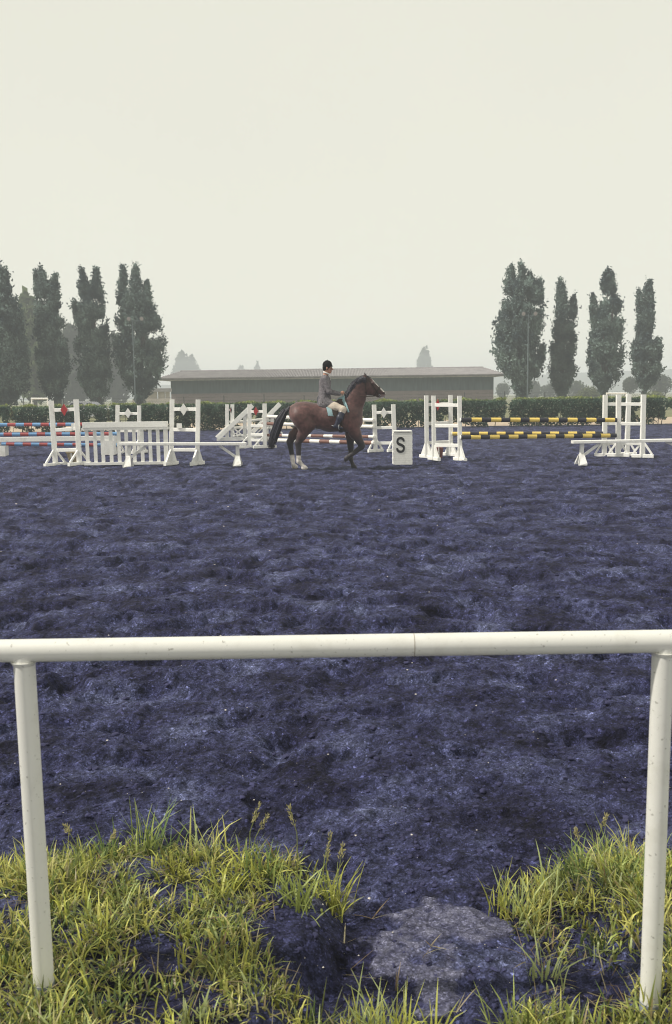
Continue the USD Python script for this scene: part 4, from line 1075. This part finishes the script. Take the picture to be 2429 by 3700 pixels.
part(cloth, 'front_edge', patch(inpoly(fx, fz, [(932, 500), (948, 500), (1000, 662), (986, 666)]), .03), TURQ, 40)
bridle = thing('bridle', 'dark leather bridle with reins on the head of the bay horse', 'bridle', O + [H(1240, 380)[0], 0, H(1240, 380)[2]])
part(bridle, 'noseband', patch(strip(1345, 385, 1268, 500, 8), .009), LEATHER, 40)
part(bridle, 'cheek_strap', patch(strip(1192, 290, 1326, 482, 7), .009), LEATHER, 40)
part(bridle, 'browband', patch(strip(1235, 290, 1190, 350, 7), .009), LEATHER, 40)
part(bridle, 'throat_lash', patch(strip(1175, 300, 1188, 470, 5), .009), LEATHER, 40)
for sg in (-1, 1):
    part(bridle, 'bit_ring', at_O(sweep([H(1330 + 9 * math.cos(a_), 488 + 9 * math.sin(a_), sg * .055) for a_ in np.linspace(0, 6.28, 14)], .005, 5)), GREYMETAL)
    u = np.linspace(0, 1, 12)[:, None]
    p = H(1330, 488, sg * .058) * (1 - u) + H(948, 462, sg * .045) * u
    p[:, 2] -= .05 * np.sin(np.pi * u[:, 0]); p[:, 1] += sg * .075 * np.sin(np.pi * u[:, 0]) ** .7
    part(bridle, 'rein', at_O(sweep(p, .009, 6)), LEATHER)

# ------------------------------------------------------------------ rider
SKIN = plain('skin', (0.40, 0.21, 0.15), 0.55, .12, 30)
TWEED = plain('brown_tweed', (0.150, 0.138, 0.150), 0.95, .55, 30, .8, 60)
BREECH = plain('beige_breeches', (0.50, 0.43, 0.36), 0.9, .12, 20, .3, 60)
BOOTM = plain('black_boots', (0.022, 0.024, 0.045), 0.28, .2, 20, spec=.5)
HATM = plain('black_velvet_hat', (0.010, 0.010, 0.012), 0.9, .2, 40, spec=.1)
COLLAR = plain('white_collar', (0.75, 0.73, 0.7), 0.8, .05)
rider = thing('person', 'rider in a brown jacket, beige breeches, black hat and black boots on the bay horse', 'person', O + H(740, 560))
hd = lambda zx, zy, y=0.0: H(zx, zy, y)
FB = Field(H(640, 860, -.46), H(1000, 90, .46), .0085)
FB.cone(hd(740, 565), hd(740, 540), R(62), R(60), .05, 1.25)
FB.cone(hd(742, 540), hd(742, 450), R(58), R(52), .05, 1.25)
FB.cone(hd(742, 450), hd(748, 345), R(52), R(58), .05, 1.35)
FB.cone(hd(746, 305, -.15), hd(746, 305, .15), R(30), R(30), .05)
FB.cone(hd(750, 300), hd(762, 225), R(30), R(25), .03)
FB.ball(hd(774, 172), R(44), .03, .85)                       # skull
FB.cone(hd(790, 180), hd(797, 225), R(32), R(20), .03, .9)   # face and jaw
FB.cone(hd(800, 228), hd(803, 240), R(15), R(12), .015)      # chin
FB.cone(hd(820, 186), hd(831, 207), R(5), R(8), .012)        # nose
FB.cone(hd(818, 222), hd(822, 223), R(7), R(5), .008, 1.6)   # lips
for s in (-1, 1):
    FB.cone(hd(772, 190, s * .088), hd(769, 206, s * .086), R(11), R(7), .01, .5)   # ear
    FB.ball(hd(812, 180, s * .03), R(8), .012)               # brow
    FB.cone(hd(746, 310, s * .185), hd(792, 442, s * .235), R(25), R(20), .03)
    FB.cone(hd(792, 442, s * .235), hd(903, 466, s * .085), R(20), R(13), .02)
    FB.cone(hd(906, 464, s * .08), hd(934, 458, s * .06), R(13), R(13), .015, .8)   # palm
    for q, (dz, ln) in enumerate(((-13, 1.0), (-5, 1.12), (3, 1.05), (11, .85))):   # fingers curled round the rein
        k0 = hd(934, 457 + dz, s * .066); k1 = hd(934 + 16 * ln, 458 + dz, s * .056); k2 = hd(934 + 12 * ln, 462 + dz, s * .032)
        FB.cone(k0, k1, .0098, .0090, .004); FB.cone(k1, k2, .0090, .0082, .004)
    FB.cone(hd(918, 448, s * .055), hd(936, 440, s * .042), .011, .010, .006); FB.cone(hd(936, 440, s * .042), hd(948, 444, s * .036), .010, .008, .004)   # thumb
    FB.cone(hd(752, 575, s * .10), hd(935, 634, s * .30), R(45), R(31), .05)
    FB.cone(hd(935, 634, s * .30), hd(902, 715, s * .325), R(29), R(27), .03)
    FB.cone(hd(902, 715, s * .325), hd(866, 790, s * .325), R(27), R(17), .03)
    FB.cone(hd(862, 800, s * .325), hd(915, 822, s * .335), R(15), R(13), .02)
part(rider, 'body', at_O(FB.mesh(.4)), SKIN, True)
FJ = Field(H(640, 640, -.46), H(960, 250, .46), .0095)
g_ = R(9)
FJ.cone(hd(738, 585), hd(740, 530), R(78) , R(68), .06, 1.3)
FJ.cone(hd(700, 575), hd(725, 500), R(38), R(40), .06, 2.2)         # back skirt
FJ.cone(hd(740, 530), hd(742, 450), R(66), R(58), .05, 1.28)
FJ.cone(hd(742, 450), hd(750, 345), R(58), R(66), .05, 1.35)
FJ.cone(hd(746, 303, -.155), hd(746, 303, .155), R(39), R(39), .05)
for s in (-1, 1):
    FJ.cone(hd(746, 310, s * .19), hd(794, 444, s * .24), R(35), R(29), .03)
    FJ.cone(hd(794, 444, s * .24), hd(897, 467, s * .095), R(29), R(22), .02)
    FJ.cone(hd(765, 570, s * .13), hd(852, 592, s * .21), R(58), R(38), .05)   # skirt over the thigh
FJ.cone(hd(765, 255), hd(768, 200), R(30), R(34), .015, 1, cut=True)
jk = FJ.mesh(.5)
jv = np.array(jk.vertices); jk.vertices = jv + np.array(jk.vertex_normals) * (.010 * (meshkit.fbm(jv * [14, 14, 9], 3, 12) - .5))[:, None]
jacket = part(rider, 'jacket', at_O(jk), TWEED, True)
for q in (455, 495):
    e = trimesh.creation.icosphere(1, .010); e.apply_translation(H(742, q) + [R(62), -.02, 0]); part(jacket, 'button', at_O(e), BOOTM, True)
for s in (-1, 1):
    part(jacket, 'lapel', at_O(prism([H(775, 262, s * .05), H(803, 300, s * .085), H(812, 345, s * .05), H(800, 400, s * .015)], (.8, s * .5, .2), .008)), TWEED)
part(rider, 'vent_strap', at_O(sweep([H(688, 470, -.06), H(674, 510, -.08), H(668, 565, -.09)], [.012, .022, .02], 6)), BOOTM, label='dark strap hanging at the back of the jacket')
cl = [H(762 + 27 * math.cos(a_), 243 + 10 * math.cos(a_), R(29) * math.sin(a_)) for a_ in np.linspace(0, 6.283, 20)]
part(rider, 'collar', at_O(sweep(cl, .016, 7)), COLLAR, True)
part(rider, 'necktie', at_O(prism([H(789, 252, -.02), H(789, 252, .02), H(812, 320, .028), H(812, 320, -.028)], (1, 0, .3), .012)), COLLAR)
FT = Field(H(690, 720, -.46), H(1000, 540, .46), .0095)
for s in (-1, 1):
    FT.cone(hd(745, 575, s * .10), hd(850, 605, s * .21), R(50), R(50), .04); FT.cone(hd(850, 605, s * .21), hd(936, 634, s * .295), R(50), R(38), .04)
    FT.cone(hd(936, 634, s * .30), hd(915, 688, s * .318), R(37), R(30), .03)
tv = FT.mesh(.4); v_ = np.array(tv.vertices); tv.vertices = v_ + np.array(tv.vertex_normals) * (.008 * (meshkit.fbm(v_ * 16, 2, 3) - .5))[:, None]
part(rider, 'breeches', at_O(tv), BREECH, True)
for s in (-1, 1):
    lo, hi = sorted((s * .22, s * .42))
    FO = Field(H(780, 860, lo), H(980, 640, hi), .008)
    FO.cone(hd(921, 672, s * .315), hd(900, 722, s * .325), R(34), R(33), .02); FO.cone(hd(900, 722, s * .325), hd(864, 795, s * .327), R(33), R(22), .03)
    FO.cone(hd(855, 806, s * .327), hd(905, 822, s * .337), R(19), R(17), .02); FO.cone(hd(905, 823, s * .337), hd(925, 827, s * .34), R(15), R(10), .01)
    FO.cone(hd(838, 812, s * .327), hd(850, 812, s * .327), R(13), R(14), .015)
    bt = part(rider, 'boot', at_O(FO.mesh(.3)), BOOTM, True)
    part(bt, 'spur', at_O(sweep([H(832, 800, s * .327), H(812, 800, s * .327)], [.012, .006], 6)), GREYMETAL)
    part(saddle, 'stirrup', at_O(sweep([H(893 + 26 * math.sin(a_) * .25, 815 - 26 * math.cos(a_), s * .336 + .055 * math.sin(a_)) for a_ in np.linspace(0, 6.28, 18)], .008, 5)), GREYMETAL)
    part(saddle, 'stirrup_leather', at_O(beam(H(893, 790, s * .33), H(880, 640, s * .345), .028, .008, (0, 1, 0))), LEATHER)
FHt = Field(H(690, 215, -.16), H(860, 95, .16), .008)
FHt.ball(hd(776, 160), R(51), .02, .92); FHt.cone(hd(770, 172), hd(762, 190), R(46), R(36), .02, .95); FHt.cone(hd(800, 168), hd(829, 174), R(20), R(6), .01, 2.2)
FHt.cone(hd(812, 222), hd(806, 190), R(40), R(22), .01, 1.3, cut=True)
hat = part(rider, 'riding_hat', at_O(FHt.mesh(.4)), HATM, True)
e = trimesh.creation.icosphere(1, .011); e.apply_translation(H(776, 109)); part(hat, 'button', at_O(e), HATM, True)
for s in (-1, 1):
    e = trimesh.creation.icosphere(1, .010); e.apply_translation(H(817, 188, s * .032)); part(rider, 'eye', at_O(e), COLLAR, True)
    e = trimesh.creation.icosphere(1, .006); e.apply_translation(H(821, 188, s * .033)); part(rider, 'pupil', at_O(e), EYE, True)
hairm = FB  # hair at the nape
FN = Field(H(690, 240, -.14), H(820, 150, .14), .008); FN.cone(hd(742, 185), hd(742, 212), R(20), R(12), .02, 2.4)
part(rider, 'hair', at_O(FN.mesh()), HATM, True)

# ------------------------------------------------------------------ rail in the foreground
YR = 2.23
pl0, pl1 = P(56 * S, 1545 * S, YR), P(1541 * S, 1515 * S, YR)
zr = P(800 * S, 1499 * S, YR)[2]
rail = thing('white_rail', 'white tubular rail on two round posts in the foreground', 'rail', ((pl0[0] + pl1[0]) / 2, YR, 0.1))
a, b = P(0, 1512.5 * S, YR), P(2429, 1489.5 * S, YR); u = (b - a) / (b[0] - a[0])
xs = np.linspace(-2.6, 2.6, 40)
rad = .0285
part(rail, 'top_rail', sweep([a + u * (x - a[0]) for x in xs], rad, 40), PIPE, 60)
jx = P(962 * S, 1500 * S, YR)[0]; jp = a + u * (jx - a[0])
part(rail, 'joint', sweep([jp - u * .0008, jp + u * .0008], rad + .0004, 40), plain('rust_seam', (0.25, 0.21, 0.16), 0.9))
for (tx, ty, bx, by) in ((56, 1535, 103, 2300), (1541, 1512, 1511, 2330)):
    tp = P(tx * S, ty * S, YR); bp = P(bx * S, by * S, YR); zr_ = (a + u * (tp[0] - a[0]))[2]
    d = (bp - tp) / (tp[2] - bp[2]); top = tp + d * (tp[2] - zr_); foot = tp + d * (tp[2] - .02)
    po = part(rail, 'post', sweep([foot, tp + d * (tp[2] - .5), top], .0265, 32), PIPE, 60)
    part(po, 'weld', sweep([top - d * -.0265 + [0, 0, 0], top + d * .036], [.033, .0275], 24), PIPE, 60)
    gz = ground_z(foot[0], foot[1])[0]
    c0 = tp + d * (tp[2] - gz + .03); c1 = tp + d * (tp[2] - gz - .035)
    part(po, 'base_sleeve', sweep([c0, c1], [.0278, .0272], 24), CONCRETE, 60, label='grey weathered foot of the post')

# ------------------------------------------------------------------ grass on the bank
GRASS = tinted('grass_blades', 0.45, 0.4, 0.45)
r = np.random.default_rng(2024)
LP = [(-900, 1975), (-100, 1985), (0, 1990), (120, 1965), (260, 1985), (400, 1990), (560, 2010), (700, 2030), (800, 2045), (815, 2075), (745, 2085), (700, 2120), (650, 2160), (625, 2215), (650, 2275), (700, 2330), (760, 2350), (800, 2335), (900, 2318), (1000, 2335), (1060, 2420), (1060, 2800), (-900, 2800)]
RP = [(1140, 2030), (1200, 1998), (1300, 1985), (1420, 1960), (1562, 1945), (2500, 1920), (2500, 2800), (1150, 2800), (1180, 2390), (1200, 2330), (1240, 2270), (1215, 2210), (1225, 2150), (1245, 2110), (1190, 2070)]
toW = lambda pl: np.array([G(x * S, min(y, 2700) * S, .09)[:2] for x, y in pl])
LW, RW = toW(LP), toW(RP)


def blades(base, az, L, lean, wid, col, bend):
    """Curved tapering blades: base points, azimuth, length, starting lean, half width, colour, bend."""
    n = len(base); k = 5; t = np.linspace(0, 1, k)
    ang = lean[:, None] + bend[:, None] * t[None] ** 1.3
    dl = L[:, None] / (k - 1)
    hx = np.concatenate([np.zeros((n, 1)), np.cumsum(np.sin(ang[:, :-1]) * dl, 1)], 1); hz = np.concatenate([np.zeros((n, 1)), np.cumsum(np.cos(ang[:, :-1]) * dl, 1)], 1)
    d = np.stack([np.cos(az), np.sin(az), 0 * az], -1)
    tw = az + np.pi / 2 + r.normal(size=n) * .7
    sd = np.stack([np.cos(tw), np.sin(tw), 0 * tw], -1)
    c = base[:, None] + d[:, None] * hx[..., None]; c[..., 2] += hz
    w = wid[:, None] * np.array([.75, 1, .9, .6, .06])[None]
    Lf, Rt = c - sd[:, None] * w[..., None], c + sd[:, None] * w[..., None]
    v = np.stack([Lf, Rt], 2).reshape(-1, 3)
    b = (2 * k * np.arange(n))[:, None, None]; s_ = (2 * np.arange(k - 1))[None, :, None]
    f = np.concatenate([b + s_ + np.array([0, 1, 3]), b + s_ + np.array([0, 3, 2])], 1).reshape(-1, 3)
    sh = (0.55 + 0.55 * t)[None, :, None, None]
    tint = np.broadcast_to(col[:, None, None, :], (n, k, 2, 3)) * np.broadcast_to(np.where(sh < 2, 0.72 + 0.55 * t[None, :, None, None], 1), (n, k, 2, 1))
    return v, f, tint.reshape(-1, 3)


PAL = np.array([1.62, 1.52, 1.2]) * np.array([(.27, .295, .085), (.19, .235, .085), (.37, .38, .15), (.10, .15, .065), (.46, .46, .26), (.24, .29, .16)])
STRAW = np.array([(.36, .29, .15), (.40, .35, .22), (.28, .20, .11)])
def clumps(poly, n, seed):
    q = np.random.default_rng(seed); lo, hi = poly.min(0), poly.max(0); hi = np.minimum(hi, [2.4, 3.6]); lo = np.maximum(lo, [-2.4, 1.15])
    p = q.uniform(lo, hi, (n, 2)); p += q.normal(size=p.shape) * .0
    p = p[inpoly(p[:, 0], p[:, 1], [tuple(x) for x in poly])]
    d = meshkit.fbm(np.stack([p[:, 0] * 5.5, p[:, 1] * 5.5, 0 * p[:, 0]], -1), 3, 18)
    return p[d > .455], d[d > .455]


VV, FF, TT, off = [], [], [], 0
def add_blades(*a_):
    global off
    v, f, t = blades(*a_); VV.append(v); FF.append(f + off); TT.append(t); off += len(v)


for poly, n, sd in ((LW, 3600, 1), (RW, 3600, 2)):
    cp_, dn = clumps(poly, n, sd)
    for (x, y), dd in zip(cp_, dn):
        m = int(r.integers(8, 20)); size = r.uniform(.55, 1.15) * (0.65 + 1.5 * max(0, dd - .46))
        bs = np.stack([x + r.normal(size=m) * .022, y + r.normal(size=m) * .022, np.zeros(m)], -1); bs[:, 2] = ground_z(x, y)[0] - .01
        c0 = PAL[r.choice(6, p=[.27, .28, .2, .12, .03, .10])]
        col = c0 * r.uniform(.3, 1.4, (m, 1)) * r.uniform(.7, 1.2)
        st = r.uniform(size=m) < .05; col[st] = STRAW[r.integers(0, 3, st.sum())]
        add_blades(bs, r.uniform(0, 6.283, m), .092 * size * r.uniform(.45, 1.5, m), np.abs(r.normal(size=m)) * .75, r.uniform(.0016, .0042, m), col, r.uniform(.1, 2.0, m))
    # flat straw and runners
    q = np.random.default_rng(sd + 50); lo, hi = np.maximum(poly.min(0), [-2.2, 1.15]), np.minimum(poly.max(0), [2.2, 3.5])
    p = q.uniform(lo, hi, (1500, 2)); p = p[inpoly(p[:, 0], p[:, 1], [tuple(x) for x in poly])]; m = len(p)
    bs = np.column_stack([p, ground_z(p[:, 0], p[:, 1]) + q.uniform(0, .03, m)])
    add_blades(bs, q.uniform(0, 6.283, m), q.uniform(.04, .13, m), q.uniform(1.0, 1.5, m), q.uniform(.0010, .0022, m), STRAW[q.integers(0, 3, m)] * q.uniform(.5, 1.1, (m, 1)), q.uniform(-.4, .6, m))
# big upright tufts along the edge of the bank, and a few loose straws in the gully
for (ux, uy, m, sz) in ((340, 1985, 30, 1.5), (365, 1978, 26, 1.7), (250, 1990, 22, 1.1), (170, 1985, 22, 1.0), (480, 2005, 24, 1.2), (505, 2000, 18, 1.35), (560, 2010, 16, .9), (770, 2060, 44, 1.15), (745, 2050, 26, .9), (700, 2110, 44, 1.1), (660, 2090, 30, 1.0), (610, 2050, 18, .9), (1210, 2045, 40, 1.3), (1235, 2060, 30, 1.2), (1170, 2050, 16, 1.4), (1290, 2010, 30, 1.1), (1340, 1995, 34, 1.2), (1420, 1975, 36, 1.3), (1470, 1965, 30, 1.3), (1545, 1955, 30, 1.2), (880, 2345, 44, 1.3), (930, 2350, 44, 1.3), (830, 2360, 30, 1.1), (980, 2360, 36, 1.2), (20, 2000, 26, 1.0), (60, 1985, 22, 1.1), (1190, 2330, 30, 1.2), (1260, 2200, 28, 1.1)):
    g = G(ux * S, uy * S, .10); bs = np.repeat([[g[0], g[1], ground_z(g[0], g[1])[0] - .01]], m, 0) + np.column_stack([r.normal(size=(m, 2)) * .028, np.zeros(m)])
    c0 = PAL[r.choice(6, p=[.3, .25, .2, .12, .01, .12])]
    add_blades(bs, r.uniform(0, 6.283, m), .125 * sz * r.uniform(.4, 1.25, m), np.abs(r.normal(size=m)) * .45, r.uniform(.0018, .0038, m), c0 * r.uniform(.75, 1.3, (m, 1)), r.uniform(.1, 1.2, m))
for (ux, uy) in ((800, 2200), (815, 2230), (990, 2205), (1000, 2190), (1060, 2330), (865, 2125), (1180, 2150), (920, 2280), (840, 2250)):
    g = G(ux * S, uy * S, .02); m = 3
    bs = np.repeat([[g[0], g[1], ground_z(g[0], g[1])[0] + .008]], m, 0)
    add_blades(bs, r.uniform(0, 6.283, m), r.uniform(.05, .11, m), r.uniform(.7, 1.45, m), r.uniform(.0013, .0022, m), STRAW[r.integers(0, 3, m)], r.uniform(0, .5, m))
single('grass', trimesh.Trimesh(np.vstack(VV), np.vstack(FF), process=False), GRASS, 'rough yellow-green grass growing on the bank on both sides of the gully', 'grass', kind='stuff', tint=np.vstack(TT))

# tall stalks with seed heads that stand out one by one
STEM = plain('grass_stem', (0.17, 0.19, 0.06), 0.7, .2); SEED = plain('seed_head', (0.30, 0.27, 0.13), 0.8, .25, 60)
for lab, ux, uy, tx, ty, hl in (('tall grass stalk with a seed head, left one of the pair left of the gully', 577, 2020, 603, 1868, .075), ('tall leaning grass stalk with drooping head, right of the pair left of the gully', 583, 2020, 622, 1895, .06),
                                ('tallest grass stalk with a loose seed head above the gully edge', 693, 2020, 671, 1872, .07), ('thick flowering grass stalk at the edge of the gully', 765, 2060, 768, 1935, .10),
                                ('short grass stalk with a bent seed head near the left post', 185, 1990, 152, 1918, .035), ('thin grass stalk standing up between the left tufts', 255, 2000, 268, 1935, .03),
                                ('bent grass stalk with a drooping head near the right post', 1385, 1990, 1410, 1896, .04), ('short upright grass stalk with a seed head left of the right tufts', 1350, 2010, 1338, 1928, .035),
                                ('small grass stalk with a reddish head beside the gully', 790, 2070, 797, 1965, .04)):
    g = G(ux * S, uy * S, .10); gz = ground_z(g[0], g[1])[0]; base = np.array([g[0], g[1], gz]); tp = P(tx * S, ty * S, g[1] + .02)
    t = thing('grass_stalk', lab, 'grass stalk', base, 'tall grass stalks with seed heads')
    mid = (base + tp) / 2 + [(.012 if tx < ux else -.012), 0, .01]
    part(t, 'stem', sweep([base - [0, 0, .01], mid, tp], [.0016, .0014, .0009], 5), STEM)
    ms = []; dvec = unit(tp - mid)
    for q in range(34):
        u = r.uniform(); p = tp - dvec * hl * u + rand_dirs(r, 1)[0] * .004 * (1 + u)
        d = unit(dvec + rand_dirs(r, 1)[0] * .7); ms.append(sweep([p, p + d * .006, p + d * .013], [.0006, .0019, .0003], 4))
    part(t, 'seed_head', join(ms), SEED)
    vb, fb, tb_ = blades(np.repeat([base], 3, 0), r.uniform(0, 6.28, 3), r.uniform(.07, .12, 3), r.uniform(.2, .5, 3), np.full(3, .002), PAL[[1, 0, 3]], r.uniform(.3, 1, 3))
    part(t, 'leaf', trimesh.Trimesh(vb, fb, process=False), GRASS, tint=tb_)

# ------------------------------------------------------------------ air
haze = usdkit.material(stage, '/World/Looks/haze_air', {'v': ('principled_volume', {'color': (0.90, 0.955, 1.0), 'density': 0.0019, 'anisotropy': 0.0})}, [], volume='v.volume')
single('haze', box((-760, -70, -1.5), (760, 960, 22)), haze, 'pale summer haze lying over the whole arena and the far trees', 'haze', kind='stuff')
